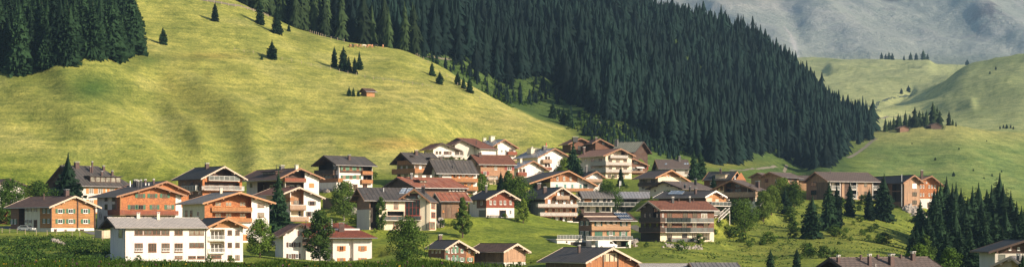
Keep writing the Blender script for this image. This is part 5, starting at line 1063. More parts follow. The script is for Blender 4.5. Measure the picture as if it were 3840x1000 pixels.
MID = [raw_mesh('crown', *skirts(s, 17, 11, rr, tp), 'spruce_far') for s, rr, tp in ((11, .18, .62), (12, .155, .68), (13, .195, .6), (14, .17, .7))]
MID_SHADED = [raw_mesh('crown', *skirts(s, 17, 11, rr, tp), 'spruce_shaded') for s, rr, tp in ((15, .18, .62), (16, .155, .68), (17, .195, .6), (18, .17, .7))]
BUSHY = [raw_mesh('crown', *both(skirts(s, 12, 11, rr * .85, .85, .0), spruce_arrays(s, 22, 10, rr, 2, .8, .2, True, .02)), 'spruce') for s, rr in ((21, .31), (22, .35))]
TR = trunk_data(); TRm = trunk_data(1, .010)
def spruce(pos, h, kind, label, group=None, parts=True, wide=1.0, cat='tree', name='spruce_tree'):
    d = random.choice(kind); tr = TR
    if parts:
        o = thing(name, label, cat, pos, random.random() * 6.28, group); o.scale = (h * wide, h * wide, h)
        link('trunk', tr, o); link('crown', d, o)
    else:
        o = tag(link(name, d, None, pos, (0, 0, random.random() * 6.28)), label, cat, group); o.scale = (h * wide, h * wide, h)
    return o
def leafy(seed, n=3000, blobs=16, rx=.32, z0=.18, z1=1.0, size=.022, conic=False):
    """leaf clusters: small leaf quads gathered round many uneven clump centres; unit height"""
    r = np.random.default_rng(seed); C_ = []
    for i in range(blobs):
        z = z0 + (z1 - z0) * ((i + .5) / blobs) ** .9; k = (z - z0) / (z1 - z0); R = rx * ((1 - k) ** .7 if conic else math.sqrt(max(.05, 1 - (2 * k - .85) ** 2 * .9)))
        a = i * 2.4 + r.random(); d = R * (.35 + .5 * r.random()); C_.append((d * math.cos(a), d * math.sin(a), z, rx * (.30 + .22 * r.random()) * (1 if not conic else (1.15 - .8 * k))))
        a += 2.1 + r.random(); d = R * (.2 + .6 * r.random()); C_.append((d * math.cos(a), d * math.sin(a), z + r.normal() * .02, rx * (.22 + .2 * r.random()) * (1 if not conic else (1.1 - .8 * k))))
    C_ = np.array(C_); idx = r.integers(0, len(C_), n); u = r.normal(size=(n, 3)); u /= np.linalg.norm(u, axis=1)[:, None]
    rad = C_[idx, 3] * (.45 + .62 * r.random(n) ** .5); c = C_[idx, :3] + u * rad[:, None] * np.array([1, 1, .8])
    c[:, 2] = np.maximum(c[:, 2], z0 * .6)
    a = u + r.normal(0, .6, (n, 3)); a /= np.linalg.norm(a, axis=1)[:, None]; b = np.cross(a, r.normal(size=(n, 3))); b /= np.linalg.norm(b, axis=1)[:, None]; w = np.cross(a, b)
    s = size * (.6 + .8 * r.random(n))[:, None]
    V = np.stack([c - b * s, c - w * s * .6, c + b * s, c + w * s * .6], 1).reshape(-1, 3); return V, np.arange(4 * n).reshape(-1, 4), C_
def leafy_tree(pos, h, seed, mat, label, name='leafy_tree', conic=False, rx=.32, n=3200, size=.02, z0=.16, bark='bark', cat='tree', group=None, blobs=16):
    V, Fq, C_ = leafy(seed, n, blobs, rx, z0, 1, size, conic); o = thing(name, label, cat, pos, seed, group); o.scale = (h, h, h)
    link('crown', raw_mesh('crown', V, Fq, mat), o); mb = MB(); mb.tube((0, 0, -.05), (.01, 0, .45), .022, .014, bark, 7, False); mb.tube((.01, 0, .45), (0, 0, .9), .014, .004, bark, 6, False)
    for c in C_[::3]: mb.tube((0, 0, max(.12, c[2] - .16)), (c[0] * .8, c[1] * .8, c[2]), .008, .003, bark, 5, False)
    link('trunk', mb.data('trunk'), o); return o
def at(px, py, Y): return Vector(((px - CX) / F * Y, Y, (HY - py) / F * Y))
def onground(px, Y): x = (px - CX) / F * Y; return Vector((x, Y, ground(x, Y) - .05))
N_IND = 0
# single spruces on the meadow and in the village: (px, py base, height px, kind, y0, width, label)
SOLO = [
 (612, 167, 66, HI, 650, 1.15, 'lone small dark spruce on the bright slope just right of the dense left stand'),
 (806, 80, 76, HI, 650, 1.1, 'single spruce high on the slope with a long shadow to its left'),
 (975, 92, 100, HI, 650, 1.1, 'tall spruce on the upper meadow below the track, left of a pair'),
 (1038, 126, 112, HI, 650, .95, 'lighter narrow spruce on the upper meadow, right of a pair'),
 (1083, 118, 30, BUSHY, 650, 1, 'tiny young spruce just right of the upper pair'),
 (1020, 221, 72, BUSHY, 650, 1, 'broad dark pyramid spruce standing alone in the middle of the slope'),
 (981, 224, 22, BUSHY, 650, 1, 'knee high spruce at the foot of the broad lone spruce'),
 (1254, 253, 84, HI, 650, .95, 'left most spruce of the little clump on the meadow'),
 (1288, 266, 95, HI, 650, 1.15, 'tallest spruce of the little clump on the meadow'),
 (1308, 272, 66, HI, 650, .9, 'short spruce in front in the middle of the little clump on the meadow'),
 (1330, 277, 68, HI, 650, .95, 'low spruce right of centre in the little clump on the meadow'),
 (1348, 262, 72, HI, 650, .95, 'right most spruce of the little clump on the meadow'),
 (1309, 360, 38, BUSHY, 650, .8, 'left spruce of the small ones beside the red hay hut'),
 (1325, 361, 36, BUSHY, 650, .8, 'middle spruce of the small ones beside the red hay hut'),
 (1343, 361, 28, BUSHY, 650, .8, 'small spruce touching the wall of the red hay hut'),
 (1620, 284, 54, HI, 650, 1.2, 'dark spruce on the meadow edge, upper of the two bushy ones'),
 (1649, 316, 52, BUSHY, 650, 1, 'round bushy spruce on the meadow edge, lower of the two bushy ones'),
 (1761, 347, 62, HI, 700, 1.1, 'spruce where the bright meadow edge meets the shaded hollow'),
 (1716, 318, 52, HI, 700, 1.1, 'small spruce in a row on the meadow edge, left of the brighter one'),
 (1738, 332, 46, HI, 700, 1.1, 'middle small spruce in the row on the meadow edge'),
 (2072, 443, 64, BUSHY, 850, .9, 'young spruce on the shaded slope above the white houses, left one'),
 (2135, 473, 74, BUSHY, 800, .85, 'bigger young spruce on the shaded slope, the right one of a close pair'),
 (2112, 466, 62, BUSHY, 800, .85, 'young spruce on the shaded slope, the left one of a close pair'),
 (2260, 509, 42, BUSHY, 760, .9, 'left of two small spruces on the green bank above the brown houses'),
 (2285, 516, 46, BUSHY, 760, .9, 'right of two small spruces on the green bank above the brown houses')]
for px, py, hp, kind, y0, wd, lb in SOLO:
    p = hit(px, py, y0); spruce(p - Vector((0, 0, .2)), hp * p.y / F, kind, lb, wide=wd)
VSP = [  # px, top, base, Y, width, label
 (252, 585, 745, 512, 1.25, 'big spruce between the log house and the dark roofed guesthouse at left'),
 (1044, 640, 885, 480, 1.05, 'tall village spruce in front of the white chalet with tan balconies'),
 (2150, 532, 668, 640, 1.1, 'tall dark spruce just left of the balcony hotel'),
 (2168, 592, 670, 632, 1.4, 'shorter spruce leaning against the tall one beside the balcony hotel'),
 (2328, 620, 672, 655, .9, 'small spruce in front of the balcony hotel'),
 (2602, 563, 676, 690, .95, 'left twin of the tall spruces behind the taupe roofs'),
 (2628, 566, 676, 692, .9, 'right twin of the tall spruces behind the taupe roofs'),
 (1878, 640, 705, 565, 1.1, 'light spruce left of the leafy clump in front of the shingled house'),
 (2774, 735, 815, 545, 1.2, 'dark spruce in front of the terrace chalet'),
 (2676, 660, 700, 600, 1.0, 'little green spruce before the grey dormer roof'),
 (2946, 700, 800, 590, 1.2, 'spruce on the slope under the wooden houses, first from the left'),
 (3044, 735, 899, 520, 1.15, 'broad spruce low on the green slope, second from the left'),
 (3110, 678, 880, 545, .95, 'tall slim spruce before the long timber building, left of a close pair'),
 (3138, 690, 862, 560, .95, 'tall slim spruce before the long timber building, right of a close pair'),
 (3187, 678, 820, 590, .95, 'spruce before the middle of the long timber building'),
 (3259, 700, 830, 585, 1.05, 'spruce before the right end of the long timber building'),
 (3313, 657, 822, 592, 1.1, 'big spruce hiding the joint between the two timber buildings'),
 (2889, 930, 1040, 420, 1.2, 'dark spruce top at the bottom edge, left one of two right of the barn'),
 (2988, 925, 1045, 415, 1.2, 'dark spruce top at the bottom edge, right one of two right of the barn'),
 (3420, 860, 985, 470, 1.1, 'dark spruce in front of the rock bank beside the pale green tree'),
 (3835, 950, 1060, 250, 1.2, 'spruce crown cut by the bottom right corner'),
 (1264, 633, 700, 600, 1.0, 'dim spruce behind the black roofed white hotel'),
 (2110, 560, 600, 700, 1.0, 'little spruce behind the broad white house')]
for px, tp, bs, Y, wd, lb in VSP:
    p = onground(px, Y); g = HY - p.z * F / Y
    if abs(g - bs) > 60: pass
    h = (g - tp) / F * Y; spruce(p, h, HI, lb, wide=wd)
# right hand stand
r = np.random.default_rng(5); RS = []
tops = [(3503, 712), (3515, 700), (3530, 690), (3548, 672), (3570, 690), (3584, 685), (3610, 715), (3648, 700), (3664, 696), (3700, 712), (3722, 700), (3744, 661), (3768, 700), (3790, 715), (3815, 760), (3836, 780), (3855, 740), (3880, 720), (3480, 800), (3530, 790), (3580, 800), (3620, 770), (3660, 800), (3690, 790), (3730, 800), (3770, 790), (3810, 830), (3840, 850), (3500, 850), (3550, 860), (3600, 850), (3640, 850), (3440, 850), (3425, 870), (3460, 845), (3700, 850), (3760, 850), (3585, 730), (3630, 740), (3680, 745), (3510, 745), (3450, 750)]
for i, (px, tp) in enumerate(tops):
    Y = 575 - (tp - 660) * .75 + r.uniform(-10, 10); p = onground(px, Y); g = HY - p.z * F / Y; h = min(max((g - tp) / F * Y, 8), 30)
    if (g - tp) / F * Y > 30: p.z = (HY - tp) / F * Y - 30 if False else p.z; h = (g - tp) / F * Y
    spruce(p, h, HI, 'tall dark spruce in the dense stand on the right, below the orange inn', 'spruces of the right hand stand', wide=1.15)
# dense stand upper left
cnt = 0; LS = []
edge = [(-200, 272), (60, 283), (215, 266), (330, 232), (430, 232), (500, 205), (545, 190), (549, 100), (505, 30), (440, 0), (400, -40)]
def left_mask(px, py):
    ok = py < np.interp(px, [e[0] for e in edge[:7]], [e[1] for e in edge[:7]])
    xr = np.interp(py, [-40, 0, 50, 100, 150, 200, 400], [350, 380, 420, 470, 505, 522, 525]); return ok and px < xr
for Y in np.arange(690, 905, 5.4):
    for x in np.arange(-270, -130, 5.4):
        xx, yy = x + r.uniform(-1.9, 1.9), Y + r.uniform(-1.9, 1.9); px = CX + xx / yy * F
        if px < -60: continue
        z = ground(xx, yy); py = HY - z * F / yy
        if py < -10 or not left_mask(px, py): continue
        LS.append((xx, yy, z, px, py))
LS.sort(key=lambda a: -a[4])
EDGE = []
for xx, yy, z, px, py in LS[:130]:
    h = r.uniform(18, 27) if py < 200 or px < 430 else r.uniform(15, 21)
    spruce(Vector((xx, yy, z - .2)), h, HI if py > 120 else MID, 'dark green spruce in the dense stand filling the upper left corner', 'spruces of the upper left stand', parts=py > 150, wide=.95)
for px, py, hp in ((410, 2, 40),):
    p = hit(px + 2, 20, 700); o = thing('dead_spruce', 'rust brown dead spruce sticking out of the left stand near the top edge', 'tree', p, 0); o.scale = (14, 14, 17)
    link('trunk', TR, o); link('crown', raw_mesh('crown', *spruce_arrays(31, 20, 6, .1, 2, .7, .2), 'rust_leaf'), o)
# main forest
fb = [(900, 45), (1000, 66), (1160, 140), (1300, 158), (1500, 172), (1560, 232), (1650, 225), (1750, 262), (1870, 312), (1960, 300), (2051, 296), (2110, 372), (2235, 440), (2370, 485), (2467, 536), (2581, 580), (2715, 628), (2780, 606), (2848, 590), (2950, 606), (3050, 640), (3150, 612), (3200, 545), (3285, 520)]
def fbound(px): return np.interp(px, [a for a, b in fb], [b for a, b in fb])
ymin = lambda px: np.interp(px, [900, 1000, 1200, 1500, 1560, 1650, 1800, 2000, 2150, 2300, 2500, 2800, 3200], [905, 905, 918, 935, 950, 985, 940, 900, 840, 820, 800, 830, 1000])
FT = []
for Y in np.arange(830, 1560, 6.1):
    for x in np.arange(-150, 310, 6.1):
        xx, yy = x + r.uniform(-3.9, 3.9), Y + r.uniform(-3.9, 3.9); px = CX + xx / yy * F
        if px < 900 or px > 3275 or yy < ymin(px): continue
        z = ground(xx, yy); py = HY - z * F / yy
        if py < -12 or py > fbound(px) + r.uniform(-8, 6): continue
        FT.append((xx, yy, z, px, py))
for i in range(34): # deep rows behind the meadow crest, left top
    px = r.uniform(900, 1560); yy = r.uniform(912, 935); xx = (px - CX) / F * yy; FT.append((xx, yy, ground(xx, yy), px, 100))
FT.sort(key=lambda a: a[1])
print('forest trees', len(FT), 'left', len(LS))
nind = 300 - 130 - len(SOLO) - len(VSP) - len(tops) - 26
front = FT[:max(20, nind)]; rest = FT[max(20, nind):] + [(a, b, c, d, e) for a, b, c, d, e in LS[130:]]
for xx, yy, z, px, py in front:
    spruce(Vector((xx, yy, z - .2)), r.uniform(19, 30) if px < 2200 else r.uniform(14, 24), MID if px < 2200 else MID_SHADED, 'tall dark spruce on the front edge of the big mountain forest', 'spruces on the forest front', parts=False, wide=1.0)
LO = [skirts(s, 13, 8, rr, tp) for s, rr, tp in ((41, .19, .6), (42, .165, .62), (43, .21, .56), (44, .18, .66), (45, .155, .6))]
def mass(items, name, label, mat, hr):
    Vs = []; Fs = []; As = []; off = 0
    for xx, yy, z, px, py in items:
        V, Fq = LO[r.integers(0, 5)]; h = r.uniform(*hr) * (1.22 if name == 'spruce_forest' and xx < 40 and yy < 1050 else 1) * (1.12 if r.random() < .15 else 1); a = r.uniform(0, 6.28); h *= 1 + .28 * float(vnoise(np.array(xx / 17), np.array(yy / 26))); w = h * r.uniform(.85, 1.75); c, s_ = math.cos(a), math.sin(a)
        W = np.stack([(V[:, 0] * c - V[:, 1] * s_) * w + xx, (V[:, 0] * s_ + V[:, 1] * c) * w + yy, V[:, 2] * h + z - .3], 1); Vs.append(W); Fs.append(Fq + off); off += len(V)
        k = min(max(.5 * r.random() + .25 + .35 * float(vnoise(np.array(xx / 30 + 7), np.array(yy / 45))), 0), 1); As.append(np.full((len(V), 4), k, np.float32))
    o = link(name, raw_mesh(name, np.concatenate(Vs), np.concatenate(Fs), mat, np.concatenate(As))); tag(o, label, 'forest', None, 'stuff'); return o
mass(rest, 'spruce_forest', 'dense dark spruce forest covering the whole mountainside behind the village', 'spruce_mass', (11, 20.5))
# far conifers in the valley
FAR = [(3321, 505, 52), (3340, 497, 38), (3352, 492, 46), (3367, 488, 62), (3377, 482, 50), (3395, 482, 62), (3430, 491, 78), (3448, 487, 60), (3462, 482, 56), (3474, 480, 62), (3502, 484, 88), (3515, 480, 70), (3525, 478, 60), (3558, 468, 54), (3572, 468, 24), (3585, 467, 18), (3333, 503, 36), (3412, 488, 50)]
for i, (px, py, hp) in enumerate(FAR):
    Y = 1275 + (i % 3) * 8; p = onground(px, Y); spruce(p, hp * Y / F, MID, 'spruce in the hilltop row between the two hay huts across the valley', 'spruces of the hilltop row', parts=False, wide=1.6)
for px, py, hp in ((3306, 237, 26), (3321, 237, 22), (3334, 237, 30), (3347, 237, 28), (3390, 236, 22), (3414, 236, 30), (3436, 236, 28), (3463, 234, 38), (3478, 234, 24)):
    p = onground(px, 3700); spruce(p, hp * p.y / F, MID, 'tiny far spruce on the pale saddle at the foot of the mountain', 'far spruces on the saddle', parts=False, wide=1.9)
for px, py, hp in ((3407, 345, 26), (3380, 352, 22), (3734, 262, 14), (3712, 278, 12), (3627, 236, 24), (3500, 420, 8), (3507, 600, 12), (3420, 540, 8), (3596, 560, 9), (3700, 530, 7), (3650, 640, 9), (3576, 660, 18), (3720, 660, 12), (3690, 670, 9), (3756, 645, 9), (3763, 480, 14), (3775, 482, 18), (3790, 480, 14), (3750, 483, 12), (3800, 484, 12)):
    p = hit(px, py, 1000 if py > 460 else 1480); spruce(p, hp * p.y / F, BUSHY, 'small scattered conifer on the open hillside at right', 'scattered conifers at right', parts=False, wide=1.1)
# young growth in the shaded hollow
YG = []
for i in range(700):
    px = r.uniform(1560, 2560); y = fbound(px) + r.uniform(0, 95) * (1 if px < 2250 else .35); p = None
    yy = r.uniform(900, 1060) if px < 2100 else r.uniform(820, 960)
    xx = (px - CX) / F * yy; z = ground(xx, yy); py = HY - z * F / yy
    if fbound(px) - 4 < py < fbound(px) + 95 and yy > ymin(px) - 30 and (fbm(np.array(xx / 22), np.array(yy / 22), 2) > -.25): YG.append((xx, yy, z, px, py))
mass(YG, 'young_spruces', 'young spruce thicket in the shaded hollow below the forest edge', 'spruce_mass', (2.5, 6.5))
HB = [(a, b) for a, b, c, d, e in YG if r.random() < .5]
# leafy trees: px, top, Y, width ratio, mat, conic, label
for k, (px, tp, Y, rx, mat, conic, lb, nm) in enumerate([
    (36, 684, 500, .50, 'leaf_dark', False, 'round dark leafy tree at the left edge in front of the cut off white chalet', 'leafy_tree'),
    (140, 692, 508, .55, 'leaf_dark', False, 'round dark leafy tree between the left edge tree and the guesthouse', 'leafy_tree'),
    (975, 828, 408, .42, 'leaf_mid', False, 'leafy tree at the right end of the white modern building', 'leafy_tree'),
    (1200, 800, 402, .30, 'leaf_birch', False, 'tall loose birch in front of the red hipped house', 'birch_tree'),
    (1530, 828, 388, .46, 'leaf_mid', False, 'big round leafy tree in front of the meadow, left of the brown shingle house', 'leafy_tree'),
    (1735, 742, 462, .27, 'leaf_light', True, 'slender light green larch in front of the old barn', 'larch_tree'),
    (1962, 745, 508, .36, 'leaf_light', True, 'small bright green tree at the left corner of the orange boarded chalet', 'leafy_tree'),
    (1905, 640, 552, .34, 'leaf_light', True, 'tall light green tree of the leafy clump before the shingled house', 'leafy_tree'),
    (1940, 672, 548, .55, 'leaf_mid', False, 'wide darker tree of the leafy clump before the shingled house', 'leafy_tree'),
    (1808, 655, 575, .40, 'leaf_mid', False, 'yellow green round tree at the foot of the shingled house', 'leafy_tree'),
    (2118, 598, 662, .42, 'leaf_light', False, 'light green tree in front of the broad white gabled house', 'leafy_tree'),
    (2276, 690, 580, .55, 'leaf_mid', False, 'low leafy tree beside the little lawn under the balcony hotel', 'leafy_tree'),
    (1290, 688, 512, .42, 'leaf_birch', False, 'small light leafed tree on the lawn below the white hotel', 'leafy_tree'),
    (2863, 722, 560, .36, 'leaf_light', False, 'left young light green tree right of the terrace chalet', 'leafy_tree'),
    (2893, 700, 566, .36, 'leaf_light', False, 'right young light green tree right of the terrace chalet', 'leafy_tree'),
    (2935, 672, 610, .42, 'leaf_light', False, 'leafy tree hiding the middle of the tan board house', 'leafy_tree'),
    (2978, 688, 606, .42, 'leaf_mid', False, 'leafy bush like tree at the right corner of the tan board house', 'leafy_tree'),
    (3470, 880, 430, .42, 'leaf_birch', True, 'pale green tree in front of the dark right hand stand', 'leafy_tree'),
    (3450, 925, 300, .50, 'leaf_mid', False, 'dark leaved branches rising in front of the many chimneyed roof', 'leafy_tree'),
    (2752, 748, 532, .62, 'leaf_dark', False, 'low wide leafy shrub tree under the outside stair of the solar roofed chalet', 'leafy_tree'),
    (2792, 758, 528, .62, 'leaf_mid', False, 'low wide leafy shrub tree below the white terrace wall', 'leafy_tree'),
    (3560, 935, 330, .48, 'leaf_dark', False, 'leafy shrub tree right of the many chimneyed roof', 'leafy_tree')]):
    p = onground(px, Y); g = HY - p.z * F / Y; h = (g - tp) / F * Y
    leafy_tree(p, h, 100 + k, mat, lb, nm, conic, rx, n=6500 if h > 6 else 3000, size=.021 if h > 6 else .03, bark='birch_bark' if 'birch' in mat else 'bark', z0=.08 if rx > .45 else .14)
# garden bushes
BU = [raw_mesh('shrub', *leafy(s, 900, 7, .5, .1, .95, .05)[:2], m) for s, m in ((61, 'leaf_dark'), (62, 'leaf_mid'), (63, 'undergrowth'), (64, 'leaf_light'))]
bush = []
for px, py, hp in [(1345, 850, 44), (1370, 852, 50), (1392, 850, 40), (1325, 840, 34), (2700, 800, 30), (2720, 820, 34), (2745, 840, 34), (2765, 830, 34), (1255, 795, 30), (1285, 790, 34), (1310, 795, 26), (1340, 815, 26), (1360, 834, 22), (1390, 842, 24), (1275, 805, 22), (1660, 850, 28), (1700, 845, 20), (1830, 820, 14), (1945, 810, 16), (2230, 690, 16), (2290, 700, 18), (2440, 882, 20), (2475, 872, 18), (2240, 800, 14), (2755, 800, 30), (2800, 812, 30), (2840, 800, 26), (2600, 880, 16), (2560, 880, 16), (2640, 870, 18), (2680, 880, 22), (2700, 850, 26), (2730, 870, 30), (2660, 840, 20), (2690, 815, 20), (1870, 700, 16), (1225, 690, 14), (1390, 660, 20), (1405, 668, 24), (440, 842, 16), (730, 880, 20), (3200, 842, 16), (3230, 870, 14), (2480, 700, 16), (2330, 700, 12), (2350, 705, 14)]:
    p = hit(px, py, 330); o = tag(link('shrub', random.choice(BU), None, p, (0, 0, random.random() * 6)), 'rounded green garden shrub standing between the houses', 'shrub', 'garden shrubs between the houses'); s_ = hp * p.y / F; o.scale = (s_ * 1.2, s_ * 1.2, s_)
for i, h_ in enumerate(HOUSES):
    if h_.root['category'] == 'hut': continue
    for k in range(2):
        u = r.uniform(-3, h_.R + 3); v = -r.uniform(2.5, 5) if u > -1 else r.uniform(-2, 4)
        x, y = h_.K[0] + u * h_.c - v * h_.s, h_.K[1] + u * h_.s + v * h_.c
        o = tag(link('shrub', BU[r.integers(0, 4)], None, (x, y, ground(x, y) - .05), (0, 0, r.uniform(0, 6))), 'rounded green garden shrub standing between the houses', 'shrub', 'garden shrubs between the houses'); s_ = r.uniform(.8, 1.7); o.scale = (s_ * 1.2, s_ * 1.2, s_)
for i in range(130):
    px = r.uniform(2500, 3480); Y = r.uniform(440, 640); p = onground(px, Y); py = HY - p.z * F / Y
    if py > 985 or py < 745 or fbm(np.array(p.x / 20), np.array(Y / 20), 2) < -.2: continue
    o = tag(link('shrub', BU[(0, 2, 1)[r.integers(0, 3)]], None, p, (0, 0, r.uniform(0, 6))), 'wild shrub on the rough green slope at lower right', 'shrub', 'wild shrubs on the lower right slope'); s_ = r.uniform(.8, 2.0) if r.random() < .7 else r.uniform(2.2, 3.6); o.scale = (s_ * 1.5, s_ * 1.5, s_)
# leafy ground cover as masses
def leafmass(name, label, spots, mat, size, per, spread, hgt, cat='plants'):
    Vs = []
    for (x, y) in spots:
        n = per; c = np.stack([x + r.normal(0, spread, n), y + r.normal(0, spread, n), np.zeros(n)], 1)
        for q in c: pass
        z0 = ground(x, y); zx = (ground(x + 1, y) - z0); zy = (ground(x, y + 1) - z0)
        c[:, 2] = z0 + (c[:, 0] - x) * zx + (c[:, 1] - y) * zy + np.abs(r.normal(0, hgt, n)) * np.exp(-((c[:, 0] - x) ** 2 + (c[:, 1] - y) ** 2) / (2 * spread ** 2)) 
        a = r.normal(size=(n, 3)); a /= np.linalg.norm(a, axis=1)[:, None]; b = np.cross(a, r.normal(size=(n, 3))); b /= np.linalg.norm(b, axis=1)[:, None]; s = size * (.6 + .8 * r.random(n))[:, None]
        Vs.append(np.stack([c - a * s, c - b * s * .6, c + a * s, c + b * s * .6], 1).reshape(-1, 3))
    V = np.concatenate(Vs); return tag(link(name, raw_mesh(name, V, np.arange(len(V)).reshape(-1, 4), mat)), label, cat, None, 'stuff')
sp = []
while len(sp) < 330:
    px = r.uniform(-40, 700); Y = r.uniform(352, 436); x = (px - CX) / F * Y
    if (px > 470 and Y > 372) or (px > 440 and r.random() < .4): continue
    if fbm(np.array(x / 6), np.array(Y / 9), 3) > -.35 + .5 * (Y > 428): sp.append((x, Y))
leafmass('bank_plants', 'dark leafy wild plants covering the bank below the log house', sp, 'leaf_dark', .24, 40, .9, .6)
sp = []
while len(sp) < 140:
    px = r.uniform(-40, 720); Y = r.uniform(350, 442); x = (px - CX) / F * Y
    if px > 470 and Y > 374: continue
    sp.append((x, Y))
leafmass('bank_grass', 'light green grass tufts scattered over the bank below the log house', sp, 'leaf_light', .16, 30, 1.0, .45, 'grass')
sp = [((px - CX) / F * Y, Y) for px, Y in zip(r.uniform(2420, 3520, 260), r.uniform(430, 645, 260)) if 760 < HY - ground((px - CX) / F * Y, Y) * F / Y < 1000]
leafmass('slope_scrub', 'rough scrub and herbs covering the lower right slope', sp, 'leaf_light', .26, 34, 1.6, .28)
leafmass('hollow_bushes', 'rounded dark bushes and alder scrub in the shaded hollow below the forest', HB, 'leaf_dark', .5, 60, 1.7, 1.6, 'bushes')
# blades of the meadow at the photographer's feet
def foreground():
    n = 60000; px = r.uniform(-120, 3960, n); Y = r.uniform(46, 66, n)
    keep = r.random(n) < np.interp(px, [0, 1600, 1750, 2000, 3960], [1, 1, .45, .0, .0]); px, Y = px[keep], Y[keep]; n = len(px)
    x = (px - CX) / F * Y; z = np.interp(Y, [40, 62, 74], [-1.15, -.98, -1.3]) ; h = 1.55 * r.uniform(.05, .16, n) * np.interp(px, [0, 300, 1500, 1750], [1.15, .9, 1.0, .6]) * (.55 + .55 * vnoise(x * .9, Y * .25) + .3 * vnoise(x * 3.1 + 5, Y * .5) + .15)
    w = r.uniform(.006, .02, n); a = r.uniform(0, 6.28, n); dx, dy = np.cos(a) * w, np.sin(a) * w; lx = r.normal(0, .05, n)
    V = np.stack([np.stack([x - dx, Y - dy, z - .03], 1), np.stack([x + dx, Y + dy, z - .03], 1), np.stack([x + dx + lx * .5, Y + dy, z + h * .6], 1), np.stack([x + lx, Y, z + h], 1)], 1).reshape(-1, 3)
    tag(link('meadow_grass', raw_mesh('meadow_grass', V, np.arange(4 * n).reshape(-1, 4), 'nettle')), 'dark grass and leaves of the near meadow along the bottom edge', 'grass', None, 'stuff')
    for mat, m, nm, lb in (('flower_yellow', 200, 'yellow_flowers', 'yellow meadow flowers among the grass along the bottom edge'), ('flower_violet', 260, 'violet_flowers', 'dull violet flower heads among the grass along the bottom edge')):
        px = r.uniform(-60, 1720, m); Y = r.uniform(48, 63, m); x = (px - CX) / F * Y; z = -1.0 + r.uniform(.04, .16, m) + .03; c = np.stack([x, Y, z], 1); a = r.normal(size=(m, 3)) * .016; b = r.normal(size=(m, 3)) * .016
        V = np.stack([c - a, c - b, c + a, c + b], 1).reshape(-1, 3); tag(link(nm, raw_mesh(nm, V, np.arange(4 * m).reshape(-1, 4), mat)), lb, 'flowers', None, 'stuff')
foreground()
# ------------------------------------------------------------------ smaller things
def fence(pts, label, n, hgt=1.1, y0=300, wires=True, r_=.07, mat='post_wood', rail=False):
    P = [hit(x, y, y0) for x, y in pts]; L = [0]
    for a, b in zip(P[:-1], P[1:]): L.append(L[-1] + (b - a).length)
    root = thing('pasture_fence', label, 'fence', P[0]); tops = []; pm = None
    for i in range(n):
        s = L[-1] * i / (n - 1); k = min(max(j for j in range(len(L)) if L[j] <= s + 1e-6), len(P) - 2); q = P[k].lerp(P[k + 1], (s - L[k]) / max(1e-6, L[k + 1] - L[k]))
        z = ground(q.x, q.y); mb = MB(); tl = random.uniform(-.06, .06)
        if pm is None: mb.tube((0, 0, -.3), (0, 0, hgt), r_, r_ * .9, mat, 6); pm = mb.data('post')
        link('post', pm, root, Vector((q.x, q.y, z)) - P[0], (tl, tl, 0)); tops.append(Vector((q.x, q.y, z)) - P[0])
    mb = MB()
    for a, b in zip(tops[:-1], tops[1:]):
        for f in (.5, .9): mb.tube(a + Vector((0, 0, hgt * f)), b + Vector((0, 0, hgt * f)), .04 if rail else .018, .04 if rail else .018, mat if rail else 'metal', 4)
    mb.build('rail' if rail else 'wire', root); return root
fence([(-20, 868), (90, 876), (200, 880), (300, 886)], 'low wire pasture fence on pale posts along the bank below the log house', 11, 1.15, 400)
fence([(350, 896), (400, 900), (440, 898), (475, 905)], 'low timber rail fence beside the white modern building', 5, .9, 395, rail=True)
fence([(750, 3), (800, 12), (870, 26), (940, 42), (1005, 66)], 'pasture fence on pale posts along the track at the top of the meadow', 12, 1.5, 700, r_=.13, rail=True)
fence([(1060, 72), (1110, 96), (1160, 122), (1220, 143), (1290, 158)], 'pasture fence running down the forest edge beside the cattle', 16, 1.4, 700, r_=.12)
fence([(1530, 182), (1570, 214), (1620, 250), (1680, 292), (1730, 332), (1800, 372)], 'wire fence dropping along the crest of the sunny meadow', 18, 1.3, 700, r_=.11)
fence([(880, 190), (1030, 220), (1150, 243), (1250, 262), (1400, 298), (1500, 310), (1620, 330)], 'thin wire fence crossing the middle of the sunny slope', 22, 1.2, 650, r_=.10)
